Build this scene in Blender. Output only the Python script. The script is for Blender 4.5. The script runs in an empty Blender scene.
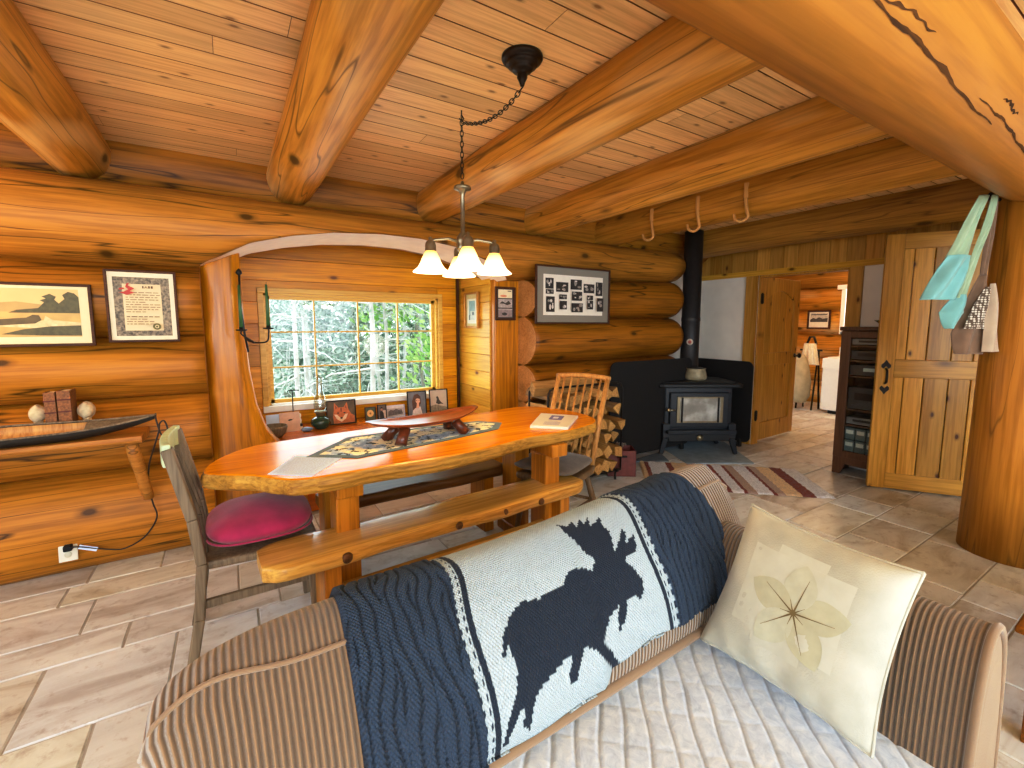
import bpy, bmesh, math, random
from mathutils import Vector, Matrix, Euler
random.seed(7)
SC = bpy.context.scene
COL = SC.collection
PI = math.pi
R_ = math.radians

# ------------------------------------------------------------------ camera
H = 1.35; FPX = 450.0; PPX, PPY = 512.0, 372.0
TH = math.atan((PPY - 325) / FPX); PSI = math.atan((512 - 228) * math.cos(TH) / FPX)
cF = Vector((math.sin(PSI) * math.cos(TH), math.cos(PSI) * math.cos(TH), -math.sin(TH)))
cR = Vector((math.cos(PSI), -math.sin(PSI), 0)); cU = cR.cross(cF)
cam = bpy.data.cameras.new('camera'); camo = bpy.data.objects.new('camera', cam); COL.objects.link(camo)
camo.matrix_world = Matrix(((cR.x, cU.x, -cF.x, 0), (cR.y, cU.y, -cF.y, 0), (cR.z, cU.z, -cF.z, H), (0, 0, 0, 1)))
cam.sensor_width = 36; cam.lens = FPX / 1024 * 36; cam.shift_y = -(384 - PPY) / 1024; cam.clip_start = .02
SC.camera = camo

def WM(o): return (WM(o.parent) @ o.matrix_parent_inverse if o.parent else Matrix()) @ o.matrix_basis
# ------------------------------------------------------------------ mesh helper
class MB:
    def __init__(s): s.v = []; s.f = []; s.mi = []; s.tn = []; s.sm = []; s.m = 0; s.tone = 0.0; s.smooth = False
    def add(s, vs, fs):
        b = len(s.v); s.v += [Vector(v) for v in vs]
        for f in fs:
            s.f.append([b + i for i in f]); s.mi.append(s.m); s.tn.append(s.tone); s.sm.append(s.smooth)
        return b
    def box(s, a, b):
        x0, y0, z0 = a; x1, y1, z1 = b
        s.add([(x0,y0,z0),(x1,y0,z0),(x1,y1,z0),(x0,y1,z0),(x0,y0,z1),(x1,y0,z1),(x1,y1,z1),(x0,y1,z1)],
              [(0,3,2,1),(4,5,6,7),(0,1,5,4),(1,2,6,5),(2,3,7,6),(3,0,4,7)])
        return s
    def obox(s, c, d, rz=0.0, M=None):
        M = M or Matrix.Rotation(rz, 3, 'Z'); c = Vector(c); h = Vector(d) / 2
        vs = [c + M @ Vector((sx*h.x, sy*h.y, sz*h.z)) for sz in (-1,1) for sx, sy in ((-1,-1),(1,-1),(1,1),(-1,1))]
        s.add(vs, [(0,3,2,1),(4,5,6,7),(0,1,5,4),(1,2,6,5),(2,3,7,6),(3,0,4,7)])
        return s
    def bar(s, p, q, w, h, up=(0,0,1), w2=None, h2=None):
        p = Vector(p); q = Vector(q); d = (q-p).normalized(); up = Vector(up)
        x = d.cross(up); x = x.normalized() if x.length > 1e-5 else Vector((1,0,0)); u = x.cross(d).normalized()
        w2 = w2 or w; h2 = h2 or h
        vs = []
        for c, ww, hh in ((p, w, h), (q, w2, h2)):
            vs += [c + x*(sx*ww/2) + u*(sy*hh/2) for sx, sy in ((-1,-1),(1,-1),(1,1),(-1,1))]
        s.add(vs, [(0,3,2,1),(4,5,6,7),(0,1,5,4),(1,2,6,5),(2,3,7,6),(3,0,4,7)])
        return s
    def tube(s, pts, r, n=12, caps=True, closed=False, flat=1.0, wob=0.0):
        pts = [Vector(p) for p in pts]; m = len(pts)
        rs = list(r) if hasattr(r, '__len__') else [r]*m
        sm = s.smooth; s.smooth = True
        vs = []; prev = None
        for i, p in enumerate(pts):
            if closed: d = pts[(i+1) % m] - pts[i-1]
            else: d = pts[min(i+1, m-1)] - pts[max(i-1, 0)]
            d = d.normalized() if d.length > 1e-9 else Vector((0,0,1))
            if prev is None:
                x = d.orthogonal().normalized()
                if abs(d.z) < .9: x = d.cross(Vector((0,0,1))).normalized()
            else:
                x = prev - d * prev.dot(d); x = x.normalized() if x.length > 1e-6 else d.orthogonal().normalized()
            prev = x; y = d.cross(x)
            for k in range(n):
                a = 2*PI*k/n; rr = rs[i] * (1 + (wob*math.sin(3*a+i*1.7)+wob*random.uniform(-.5,.5) if wob else 0))
                vs.append(p + x*(math.cos(a)*rr) + y*(math.sin(a)*rr*flat))
        fs = []
        for i in range(m if closed else m-1):
            for k in range(n):
                a = i*n+k; b = i*n+(k+1) % n; c = ((i+1) % m)*n
                fs.append((a, b, c+(k+1) % n, c+k))
        b = s.add(vs, fs); s.smooth = sm
        if caps and not closed:
            s.add([], []); 
            s.f.append([b+k for k in range(n)][::-1]); s.f.append([b+(m-1)*n+k for k in range(n)])
            s.mi += [s.m]*2; s.tn += [s.tone]*2; s.sm += [False]*2
        return s
    def lathe(s, prof, c=(0,0,0), n=24, M=None):
        sm = s.smooth; s.smooth = True; c = Vector(c); vs = []
        for r, z in prof:
            for k in range(n):
                a = 2*PI*k/n; v = Vector((r*math.cos(a), r*math.sin(a), z)); vs.append(c + (M @ v if M else v))
        fs = []
        for i in range(len(prof)-1):
            for k in range(n): fs.append((i*n+k, i*n+(k+1) % n, (i+1)*n+(k+1) % n, (i+1)*n+k))
        b = s.add(vs, fs); s.smooth = sm
        for i, fl in ((0, True), (len(prof)-1, False)):
            if prof[i][0] > 1e-4:
                L = [b+i*n+k for k in range(n)]; s.f.append(L[::-1] if fl else L); s.mi.append(s.m); s.tn.append(s.tone); s.sm.append(False)
        return s
    def prism(s, poly, z0, z1, M=None):
        n = len(poly); vs = [Vector((x, y, z)) for z in (z0, z1) for x, y in poly]
        if M: vs = [M @ v for v in vs]
        s.add(vs, [tuple(range(n))[::-1], tuple(range(n, 2*n))] + [(i, (i+1) % n, n+(i+1) % n, n+i) for i in range(n)])
        return s
    def poly(s, pts): s.add(pts, [tuple(range(len(pts)))]); return s
    def grid(s, fn, nu, nv, cu=False, cv=False, flip=False):
        sm = s.smooth; s.smooth = True; vs = []
        for i in range(nu+(0 if cu else 1)):
            for j in range(nv+(0 if cv else 1)): vs.append(fn(i/nu, j/nv))
        w = nv+(0 if cv else 1); nn = nu+(0 if cu else 1); fs = []
        for i in range(nu):
            for j in range(nv):
                f = (i*w+j, ((i+1) % nn)*w+j, ((i+1) % nn)*w+(j+1) % w, i*w+(j+1) % w)
                fs.append(f[::-1] if flip else f)
        s.add(vs, fs); s.smooth = sm; return s
    def build(s, name, mat, parent=None, bevel=0.0, seg=2, sub=0, world=False, fix=True, tri=False):
        me = bpy.data.meshes.new(name)
        vs = s.v
        if world and parent is not None:
            Mi = WM(parent).inverted(); vs = [Mi @ v for v in vs]
        me.from_pydata([tuple(v) for v in vs], [], s.f)
        mats = mat if isinstance(mat, (list, tuple)) else [mat]
        for m in mats: me.materials.append(m)
        me.polygons.foreach_set('material_index', s.mi)
        me.polygons.foreach_set('use_smooth', s.sm)
        at = me.attributes.new('tone', 'FLOAT', 'FACE'); at.data.foreach_set('value', s.tn)
        if fix:
            bm = bmesh.new(); bm.from_mesh(me); bmesh.ops.recalc_face_normals(bm, faces=bm.faces); bm.to_mesh(me); bm.free()
        me.update()
        o = bpy.data.objects.new(name, me); COL.objects.link(o)
        if parent is not None: o.parent = parent
        if bevel:
            b = o.modifiers.new('bevel', 'BEVEL'); b.width = bevel; b.segments = seg; b.limit_method = 'ANGLE'; b.angle_limit = R_(35)
        if sub:
            b = o.modifiers.new('sub', 'SUBSURF'); b.levels = sub; b.render_levels = sub
        return o

def tag(o, label, cat, group=None, kind=None):
    if label: o['label'] = label
    if cat: o['category'] = cat
    if group: o['group'] = group
    if kind: o['kind'] = kind
    return o
def thing(name, label, cat, loc=(0,0,0), rot=0.0, group=None, kind=None):
    o = bpy.data.objects.new(name, None); COL.objects.link(o); o.location = loc
    o.rotation_euler = rot if hasattr(rot, '__len__') else (0, 0, rot)
    o.empty_display_size = .05
    o.matrix_world = Matrix.Translation(loc) @ o.rotation_euler.to_matrix().to_4x4()
    return tag(o, label, cat, group, kind)
def dup(root, loc=None, rot=None, label=None):
    r = root.copy(); COL.objects.link(r)
    if loc is not None: r.location = loc
    if rot is not None: r.rotation_euler = rot if hasattr(rot, '__len__') else (0, 0, rot)
    if label: r['label'] = label
    for ch in list(root.children):
        c = ch.copy(); COL.objects.link(c); c.parent = r
        for g in list(ch.children):
            d = g.copy(); COL.objects.link(d); d.parent = c
    return r

# ------------------------------------------------------------------ materials
def srgb(r, g, b):
    f = lambda c: (c/255/12.92) if c/255 <= .04045 else ((c/255+.055)/1.055)**2.4
    return (f(r), f(g), f(b), 1)
class G:
    def __init__(s, name):
        s.mat = bpy.data.materials.new(name); s.mat.use_nodes = True; s.nt = s.mat.node_tree
        s.p = s.nt.nodes['Principled BSDF']; s.out = s.nt.nodes['Material Output']
    def n(s, t, **kw):
        nd = s.nt.nodes.new('ShaderNode'+t)
        for k, v in kw.items():
            if k in nd.inputs.keys() if hasattr(nd.inputs, 'keys') else False:
                if hasattr(v, 'is_output'): s.nt.links.new(v, nd.inputs[k])
                else: nd.inputs[k].default_value = v
            else: setattr(nd, k, v)
        return nd
    def l(s, a, b): s.nt.links.new(a, b)
    def math(s, op, a, b=None):
        nd = s.n('Math', operation=op)
        for i, x in enumerate((a, b)):
            if x is None: continue
            if hasattr(x, 'is_output'): s.l(x, nd.inputs[i])
            else: nd.inputs[i].default_value = x
        return nd.outputs[0]
    def vmath(s, op, a, b=None):
        nd = s.n('VectorMath', operation=op)
        for i, x in enumerate((a, b)):
            if x is None: continue
            if hasattr(x, 'is_output'): s.l(x, nd.inputs[i])
            else: nd.inputs[i].default_value = x
        return nd.outputs[0]
    def ramp(s, fac, stops, interp='LINEAR'):
        nd = s.n('ValToRGB'); cr = nd.color_ramp; cr.interpolation = interp
        while len(cr.elements) < len(stops): cr.elements.new(.5)
        for e, (p, c) in zip(cr.elements, stops): e.position = p; e.color = c if len(c) == 4 else (*c, 1)
        s.l(fac, nd.inputs[0]); return nd.outputs[0]
    def mix(s, fac, a, b, mode='MIX'):
        nd = s.n('Mix', data_type='RGBA', blend_type=mode)
        for i, x in ((0, fac), (6, a), (7, b)):
            if hasattr(x, 'is_output'): s.l(x, nd.inputs[i])
            else: nd.inputs[i].default_value = x
        return nd.outputs[2]
    def noise(s, vec, scale=5., detail=3., rough=.5, dist=0.):
        nd = s.n('TexNoise'); s.l(vec, nd.inputs['Vector'])
        nd.inputs['Scale'].default_value = scale; nd.inputs['Detail'].default_value = detail
        nd.inputs['Roughness'].default_value = rough; nd.inputs['Distortion'].default_value = dist
        return nd.outputs[0]
    def coord(s, kind='Object'): return s.n('TexCoord').outputs[kind]
    def mapping(s, vec, scale=(1,1,1), loc=(0,0,0), rot=(0,0,0)):
        nd = s.n('Mapping'); s.l(vec, nd.inputs[0]); nd.inputs['Scale'].default_value = scale
        nd.inputs['Location'].default_value = loc; nd.inputs['Rotation'].default_value = rot
        return nd.outputs[0]
    def rnd(s): return s.n('ObjectInfo').outputs['Random']
    def tone(s): return s.n('Attribute', attribute_name='tone').outputs['Fac']
    def bump(s, h, strength=.3, dist=.01, prev=None):
        nd = s.n('Bump'); s.l(h, nd.inputs['Height']); nd.inputs['Strength'].default_value = strength; nd.inputs['Distance'].default_value = dist
        if prev is not None: s.l(prev, nd.inputs['Normal'])
        return nd.outputs[0]
    def set(s, **kw):
        for k, v in kw.items():
            k = {'col':'Base Color','rough':'Roughness','metal':'Metallic','norm':'Normal','coat':'Coat Weight','emit':'Emission Color','es':'Emission Strength','alpha':'Alpha','trans':'Transmission Weight','sheen':'Sheen Weight','spec':'Specular IOR Level','coatr':'Coat Roughness','sss':'Subsurface Weight'}[k]
            if hasattr(v, 'is_output'): s.l(v, s.p.inputs[k])
            else: s.p.inputs[k].default_value = v
        return s.mat

def plain(name, c, rough=.6, metal=0., var=.12, scale=30., **kw):
    g = G(name); v = g.coord(); nz = g.noise(v, scale, 3)
    d = tuple(x*(1-var) for x in c[:3])+(1,); u = tuple(min(1, x*(1+var)) for x in c[:3])+(1,)
    g.set(col=g.ramp(nz, [(.3, d), (.7, u)]), rough=rough, metal=metal, norm=g.bump(nz, .08, .003), **kw)
    return g.mat

def wood(name, light, dark, axis='X', s=1., rough=.42, knots=.6, knotcol=None, bump=.12, streak=.5, patch=None, coat=0., toner=.25, hue=.15, knot_s=1., dk=.0, cracks=0., flat=None):
    g = G(name); rnd = g.rnd(); tone = g.tone()
    off = g.math('ADD', g.math('MULTIPLY', rnd, 37.), g.math('MULTIPLY', tone, 23.))
    cv = g.n('CombineXYZ'); [g.l(off, cv.inputs[i]) for i in range(3)]
    v = g.vmath('ADD', g.coord(), cv.outputs[0])
    ai = 'XYZ'.index(axis); sc = [14*s]*3; sc[ai] = .9*s
    vm = g.mapping(v, tuple(sc))
    n1 = g.noise(vm, 1., 7, .6, 1.2)
    sc2 = [3.*s]*3; sc2[ai] = .5*s
    n2 = g.noise(g.mapping(v, tuple(sc2)), 1., 3, .5, .6)
    sc3 = [60*s]*3; sc3[ai] = 2.5*s
    n3 = g.noise(g.mapping(v, tuple(sc3)), 1., 3, .6)
    f = g.math('ADD', g.math('MULTIPLY', n1, streak), g.math('MULTIPLY', n2, 1-streak))
    mid = tuple((a+b)/2 for a, b in zip(light[:3], dark[:3]))+(1,)
    col = g.ramp(f, [(.37, dark), (.5, mid), (.61, light)])
    col = g.mix(.38, col, g.ramp(n3, [(.38, tuple(x*.75 for x in dark[:3])+(1,)), (.58, light)]))
    if patch:
        scp = [4.5]*3; scp[ai] = .9
        pn = g.noise(g.mapping(v, tuple(scp)), 1., 2, .4, .3)
        col = g.mix(g.ramp(pn, [(.5, (0,0,0,1)), (.72, (.75,.75,.75,1))]), col, patch)
    if knots:
        kc = knotcol or tuple(x*.22 for x in dark[:3])+(1,)
        sk = [2.6*knot_s]*3; sk[ai] = 1.3*knot_s
        vo = g.n('TexVoronoi', feature='F1'); kv = g.mapping(v, tuple(sk))
        if flat:
            sp3 = g.n('SeparateXYZ'); g.l(kv, sp3.inputs[0]); cb3 = g.n('CombineXYZ'); vo.voronoi_dimensions = '2D'
            for q, w_ in enumerate([c for c in (0,1,2) if c != 'XYZ'.index(flat)]): g.l(sp3.outputs[w_], cb3.inputs[q])
            kv = cb3.outputs[0]
        g.l(kv, vo.inputs['Vector']); vo.inputs['Scale'].default_value = 1.; vo.inputs['Randomness'].default_value = 1.
        d = g.math('ADD', vo.outputs['Distance'], g.math('MULTIPLY', g.math('SUBTRACT', n1, .5), .05))
        col = g.mix(g.math('MULTIPLY', g.ramp(d, [(.025 if flat else .09, (1,1,1,1)), (.045 if flat else .13, (.4,.4,.4,1)), (.08 if flat else .19, (0,0,0,1))]), knots), col, kc)
    if cracks:
        sck = [9.]*3; sck[ai] = .55
        ck = g.noise(g.mapping(v, tuple(sck), (3.1, 1.7, 5.3)), 1., 2, .4, .3)
        cd = g.math('ABSOLUTE', g.math('SUBTRACT', ck, .5))
        col = g.mix(g.math('MULTIPLY', g.ramp(cd, [(.0, (1,1,1,1)), (.012, (0,0,0,1))]), cracks), col, tuple(x*.3 for x in dark[:3])+(1,))
    hs = g.n('HueSaturation'); g.l(col, hs.inputs['Color'])
    g.l(g.math('ADD', 1-hue/2, g.math('ADD', g.math('MULTIPLY', rnd, hue), g.math('MULTIPLY', tone, toner))), hs.inputs['Value'])
    hs.inputs['Saturation'].default_value = 1.05; hs.inputs['Hue'].default_value = .5105
    g.set(spec=.3); nb = g.bump(n1, bump, .006); nb = g.bump(n2, bump*1.2, .03, nb)
    g.set(col=hs.outputs[0], rough=rough, norm=nb)
    if coat: g.set(coat=coat, coatr=.12)
    return g.mat

def fabric(name, c, var=.15, scale=40., weave=260., rough=.9, sheen=.3, bump=.25):
    g = G(name); v = g.coord(); nz = g.noise(v, scale, 4)
    wv = g.noise(v, weave, 2)
    d = tuple(x*(1-var) for x in c[:3])+(1,); u = tuple(min(1, x*(1+var)) for x in c[:3])+(1,)
    g.set(col=g.ramp(nz, [(.3, d), (.7, u)]), rough=rough, sheen=sheen, norm=g.bump(wv, bump, .004))
    return g.mat

M = {}
# round logs: orange, warm
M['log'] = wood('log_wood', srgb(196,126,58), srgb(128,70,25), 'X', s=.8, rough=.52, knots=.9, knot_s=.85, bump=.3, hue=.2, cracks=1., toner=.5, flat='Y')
M['log_shaded'] = wood('log_wood_shaded', srgb(172,104,46), srgb(106,56,20), 'X', s=.8, rough=.5, knots=.9, knot_s=.85, bump=.3, hue=.15, cracks=1., toner=.5, flat='Y')  # darker copy of the log wood: shade on the right-hand logs put into colour
M['log_y'] = wood('beam_wood', srgb(224,160,82), srgb(164,98,40), 'Y', s=.8, rough=.5, knots=.9, knot_s=1.6, bump=.35, patch=srgb(246,214,158), hue=.12, cracks=.8)
M['log_y_dark'] = wood('beam_wood_dark', srgb(196,138,72), srgb(128,78,33), 'Y', s=.8, rough=.5, knots=.9, knot_s=1.6, bump=.25, hue=.1, cracks=.6)
M['big'] = wood('big_beam_wood', srgb(188,124,66), srgb(156,98,48), 'X', s=.5, rough=.45, knots=.5, knot_s=.6, bump=.15, hue=.05)
M['post'] = wood('post_wood', srgb(204,138,70), srgb(158,92,36), 'Z', s=.6, rough=.45, knots=.6, knot_s=.7, bump=.12, hue=.05, cracks=.6)
M['slab'] = wood('post_slab_wood', srgb(214,138,52), srgb(160,90,28), 'Z', s=.8, rough=.5, knots=.6, knot_s=.7, bump=.1, hue=.1, coat=.3, cracks=.5)
M['end'] = wood('log_end_grain', srgb(206,150,100), srgb(172,112,66), 'X', s=1.5, rough=.6, knots=.3, bump=.15)
M['ceil'] = wood('ceiling_pine', srgb(250,210,158), srgb(226,178,126), 'X', s=1.2, rough=.5, knots=.75, knotcol=srgb(120,58,20), knot_s=2.0, bump=.06, toner=.12, hue=0, flat='Z')
M['pine'] = wood('bay_pine', srgb(226,156,58), srgb(180,104,26), 'X', s=1., rough=.36, knots=.9, knotcol=srgb(86,34,10), knot_s=1.1, bump=.06, toner=.2, hue=.04, flat='Y')
M['pine_y'] = wood('bay_pine_side', srgb(232,180,88), srgb(206,140,54), 'Y', s=1., rough=.36, knots=.9, knotcol=srgb(86,34,10), knot_s=1.2, bump=.06, toner=.2, hue=.04, flat='X')
M['pine_z'] = wood('header_pine', srgb(214,158,88), srgb(180,116,52), 'Z', s=1., rough=.45, knots=.9, knotcol=srgb(86,36,12), knot_s=1.2, bump=.06, toner=.22, hue=.04, flat='X')
M['door'] = wood('door_pine', srgb(216,164,88), srgb(176,118,52), 'Z', s=1., rough=.32, knots=1., knotcol=srgb(84,36,12), knot_s=1.5, bump=.05, toner=.2, hue=.06, flat='Y')
M['door_x'] = wood('door_rail_pine', srgb(216,164,88), srgb(176,118,52), 'X', s=1., rough=.32, knots=.8, knotcol=srgb(84,36,12), knot_s=1.3, bump=.05, toner=.15, hue=.06)
M['frame_pine'] = wood('window_pine', srgb(232,186,104), srgb(206,150,70), 'X', s=1.2, rough=.35, knots=0, bump=.05, hue=.1)
M['table'] = wood('table_top_wood', srgb(250,156,44), srgb(206,104,18), 'X', s=.7, rough=.24, knots=.5, knot_s=.7, bump=.03, coat=.2, hue=0)
M['bark'] = wood('live_edge', srgb(204,152,80), srgb(138,88,36), 'X', s=1.6, rough=.5, knots=1., knotcol=srgb(60,26,8), knot_s=2.2, bump=.5, hue=.1)
M['bench'] = wood('bench_wood', srgb(236,188,112), srgb(190,130,64), 'X', s=.9, rough=.22, knots=.6, knot_s=.8, bump=.06, coat=.4, hue=.05)
M['leg'] = wood('trestle_wood', srgb(208,134,62), srgb(150,82,30), 'Z', s=1., rough=.35, knots=.6, knot_s=.9, bump=.08, coat=.2, hue=.2)
M['darkbench'] = wood('far_bench_wood', srgb(120,74,40), srgb(76,42,22), 'X', s=1., rough=.4, knots=.3, bump=.08)
M['red'] = wood('red_shelf_wood', srgb(206,102,52), srgb(160,66,28), 'X', s=.8, rough=.22, knots=.3, bump=.04, coat=.4)
M['bowlwood'] = wood('mahogany', srgb(160,76,44), srgb(96,40,26), 'X', s=1.2, rough=.28, knots=0, bump=.04, coat=.3, streak=.8)
M['grey'] = wood('weathered_grey_wood', srgb(142,124,104), srgb(92,76,62), 'Z', s=1.4, rough=.6, knots=.2, bump=.25, hue=.15)
M['tan'] = wood('chair_tan_wood', srgb(206,152,98), srgb(160,104,58), 'Z', s=1.5, rough=.4, knots=0, bump=.08)
M['greytan'] = wood('chair_seat_wood', srgb(136,106,80), srgb(92,66,46), 'Z', s=1.4, rough=.5, knots=.2, bump=.1)
M['shelf'] = wood('half_log_wood', srgb(204,136,74), srgb(150,88,40), 'X', s=.9, rough=.5, knots=.6, knot_s=.9, bump=.15, cracks=.8)
M['cab'] = wood('cabinet_wood', srgb(112,76,58), srgb(78,48,36), 'Z', s=1.2, rough=.4, knots=0, bump=.06)
M['dark'] = wood('dark_frame_wood', srgb(88,46,28), srgb(52,26,16), 'X', s=1.4, rough=.6, knots=0, bump=.05)
M['sofawood'] = wood('sofa_frame_wood', srgb(168,98,46), srgb(110,58,24), 'X', s=1., rough=.4, knots=.3, bump=.08)
M['split'] = wood('split_wood', srgb(204,158,104), srgb(150,100,56), 'Y', s=1.6, rough=.8, knots=.3, bump=.4, hue=.35)
M['barkside'] = wood('log_bark', srgb(160,122,88), srgb(86,60,40), 'Y', s=2., rough=.9, knots=.2, bump=.6, hue=.3)
M['white'] = plain('white_drywall', srgb(242,238,228), .85, var=.03, scale=8.)
M['soffit'] = plain('arch_cut_face', srgb(246,222,200), .6, var=.05, scale=14.)
M['whitetrim'] = plain('white_sash', srgb(236,234,226), .4, var=.02)
M['black'] = plain('black_cast_iron', srgb(28,30,33), .48, .3, var=.15, scale=60.)
M['blackm'] = plain('matte_black', srgb(14,14,15), .85, 0., var=.1)
M['stove'] = plain('stove_enamel', srgb(28,34,42), .4, .2, var=.12, scale=50.)
M['pipe'] = plain('stove_pipe_black', srgb(44,44,46), .5, .4, var=.1)
M['bronze'] = plain('oiled_bronze', srgb(52,44,38), .38, .8, var=.2)
M['pewter'] = plain('antique_pewter', srgb(150,138,112), .32, .85, var=.12)
M['iron'] = plain('wrought_iron', srgb(34,30,28), .5, .5)
M['slate'] = plain('slate_tile', srgb(104,118,132), .55, var=.2, scale=14.)
M['magenta'] = fabric('magenta_cushion', srgb(164,34,84), .2, 12.)
M['greycush'] = fabric('grey_chair_pad', srgb(108,98,88), .2, 18.)
M['paper'] = plain('paper', srgb(206,226,255), .8, var=.02)
M['ink'] = plain('ink_grey', srgb(160,166,196), .8)
M['blackink'] = plain('black_ink', srgb(30,28,28), .8)
M['redbox'] = plain('oxblood_leather', srgb(112,48,42), .45, var=.2)
M['bulbwhite'] = None
M['applw'] = plain('white_enamel', srgb(228,226,220), .3, var=.02)
M['cream'] = plain('cream_cloth', srgb(226,214,190), .9, var=.1)
M['green'] = plain('green_candle_wax', srgb(46,92,52), .45, var=.1)
M['cord'] = plain('brown_cord', srgb(44,26,18), .6)
M['plastic'] = plain('ivory_plastic', srgb(226,220,200), .4, var=.02)
M['stone'] = plain('pale_stone', srgb(206,186,150), .85, var=.25, scale=40.)
M['gold'] = plain('gilt_edge', srgb(170,120,50), .35, .5)
M['mint'] = fabric('mint_cloth', srgb(128,182,180), .12, 9.)
M['mintpale'] = fabric('pale_green_cloth', srgb(158,182,152), .12, 9.)
M['taupe'] = fabric('taupe_cloth', srgb(126,100,78), .2, 12.)
M['taupelight'] = fabric('beige_cloth', srgb(190,172,150), .12, 12.)

def glass(name, tint=(1,1,1,1), gl=.07, rough=.02):
    g = G(name); nt = g.nt
    t = g.n('BsdfTransparent'); t.inputs[0].default_value = tint
    gs = g.n('BsdfGlossy'); gs.inputs['Roughness'].default_value = rough
    mx = g.n('MixShader'); mx.inputs[0].default_value = gl
    g.l(t.outputs[0], mx.inputs[1]); g.l(gs.outputs[0], mx.inputs[2]); g.l(mx.outputs[0], g.out.inputs[0])
    return g.mat
M['glass'] = glass('window_glass', (.97,.99,.98,1), .018)
M['lampglass'] = glass('lamp_glass', (.93,.96,.95,1), .18)
def emit(name, c, s):
    g = G(name); g.set(col=c, emit=c, es=s, rough=.4); return g.mat
gS = G('frosted_shade'); gsz = gS.n('SeparateXYZ'); gS.l(gS.coord(), gsz.inputs[0]); gsr = gS.ramp(gsz.outputs[2], [(.0, (1,.93,.74,1)), (.055, (1,.82,.42,1)), (.1, (.95,.6,.16,1))]); M['shade'] = gS.set(col=gsr, emit=gsr, es=1.5, rough=.4)
M['bulb'] = emit('lit_bulb', srgb(255,236,200), 14.)
# ================================================================== THE SETTING
def struct(o, label=None, cat=None): o['kind'] = 'structure'; tag(o, label, cat); return o
CEIL = 2.36
# floor: ashlar travertine, every tile an island over a grout bed
def tile_material():
    g = G('travertine'); tone = g.tone(); v = g.coord()
    cv = g.n('CombineXYZ'); [g.l(g.math('MULTIPLY', tone, 31.), cv.inputs[i]) for i in range(3)]
    vv = g.vmath('ADD', v, cv.outputs[0])
    base = g.ramp(g.math('FRACT', g.math('MULTIPLY', tone, 7.31)), [(0, srgb(226,236,244)), (.2, srgb(196,190,178)), (.4, srgb(232,242,250)), (.6, srgb(216,214,192)), (.8, srgb(178,166,150)), (1, srgb(222,230,238))])
    n1 = g.noise(g.mapping(vv, (2.2, 6, 3)), 1., 6, .62, 1.); n2 = g.noise(vv, 16., 5, .65)
    veins = g.ramp(n1, [(.34, srgb(146,134,120)), (.5, srgb(216,222,226)), (.64, srgb(244,250,255))])
    col = g.mix(.42, base, veins, 'MIX')
    col = g.mix(g.math('MULTIPLY', g.ramp(n2, [(.56, (0,0,0,1)), (.75, (1,1,1,1))]), .5), col, srgb(128,104,82))
    nb = g.bump(n2, .25, .006); nb = g.bump(n1, .25, .01, nb)
    g.set(col=col, rough=g.ramp(n2, [(.3, (.3,.3,.3,1)), (.8, (.6,.6,.6,1))]), norm=nb)
    return g.mat
M['tile'] = tile_material(); M['grout'] = plain('grout', srgb(176,172,164), .9, var=.06)
fl = MB(); fl.m = 1; fl.box((-3.7,-3.1,-.1), (9.2,5.2,-.006)); fl.m = 0
rr = random.Random(11)
y = -1.9
while y < 4.9:
    h = rr.choice((.2,.31,.31,.42)); x = -3.0 + rr.random()*.4
    if y > 3.62: xa = 4.95
    else: xa = -3.
    while x < 8.8:
        w = rr.choice((.31,.42,.6,.6,.42)); fl.tone = rr.random()*2-1
        if y+h <= 3.62 or x > 4.9:
            g_ = .0032
            b = .004
            x0,x1,y0,y1 = x+g_, x+w-g_, y+g_, y+h-g_
            j = lambda: rr.uniform(-.003,.003)
            vs = [(x0+j(),y0+j(),-.006),(x1+j(),y0+j(),-.006),(x1+j(),y1+j(),-.006),(x0+j(),y1+j(),-.006)]
            vt = [(x0+b,y0+b,0),(x1-b,y0+b,0),(x1-b,y1-b,0),(x0+b,y1-b,0)]
            fl.add(vs+vt, [(4,5,6,7),(0,1,5,4),(1,2,6,5),(2,3,7,6),(3,0,4,7)])
        x += w
    y += h
struct(fl.build('floor', [M['tile'], M['grout']]), 'travertine stone tile floor in an ashlar pattern', 'floor')

# ceiling: tongue and groove planks along X
ce = MB(); ce.tone = 0; M['gap'] = plain('plank_gap', srgb(150,92,48), .9)
ce.m = 1; ce.box((-3.7,-3.1,CEIL+.012), (5.2,3.7,CEIL+.06)); ce.m = 0
y = -3.0; rr = random.Random(3)
while y < 3.62:
    x = -3.6 - rr.random()*2
    while x < 5.1:
        w = rr.uniform(2.4,4.0); a = max(x,-3.7); b = min(x+w,5.1); ce.tone = rr.uniform(-1,1)
        if b > a:
            q = .003
            V8 = [(a,y+q,CEIL+.013),(b,y+q,CEIL+.013),(b,y+.128-q,CEIL+.013),(a,y+.128-q,CEIL+.013),(a,y+q,CEIL),(b-.002,y+q,CEIL),(b-.002,y+.128-q,CEIL),(a,y+.128-q,CEIL)]
            ce.add(V8, [(7,6,5,4)]); ce.m = 1; ce.add(V8, [(4,5,1,0),(6,7,3,2),(5,6,2,1),(7,4,0,3)]); ce.m = 0
        x += w
    y += .128
struct(ce.build('ceiling', [M['ceil'], M['gap']], fix=False), 'pine plank ceiling between the log beams', 'ceiling')

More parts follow.
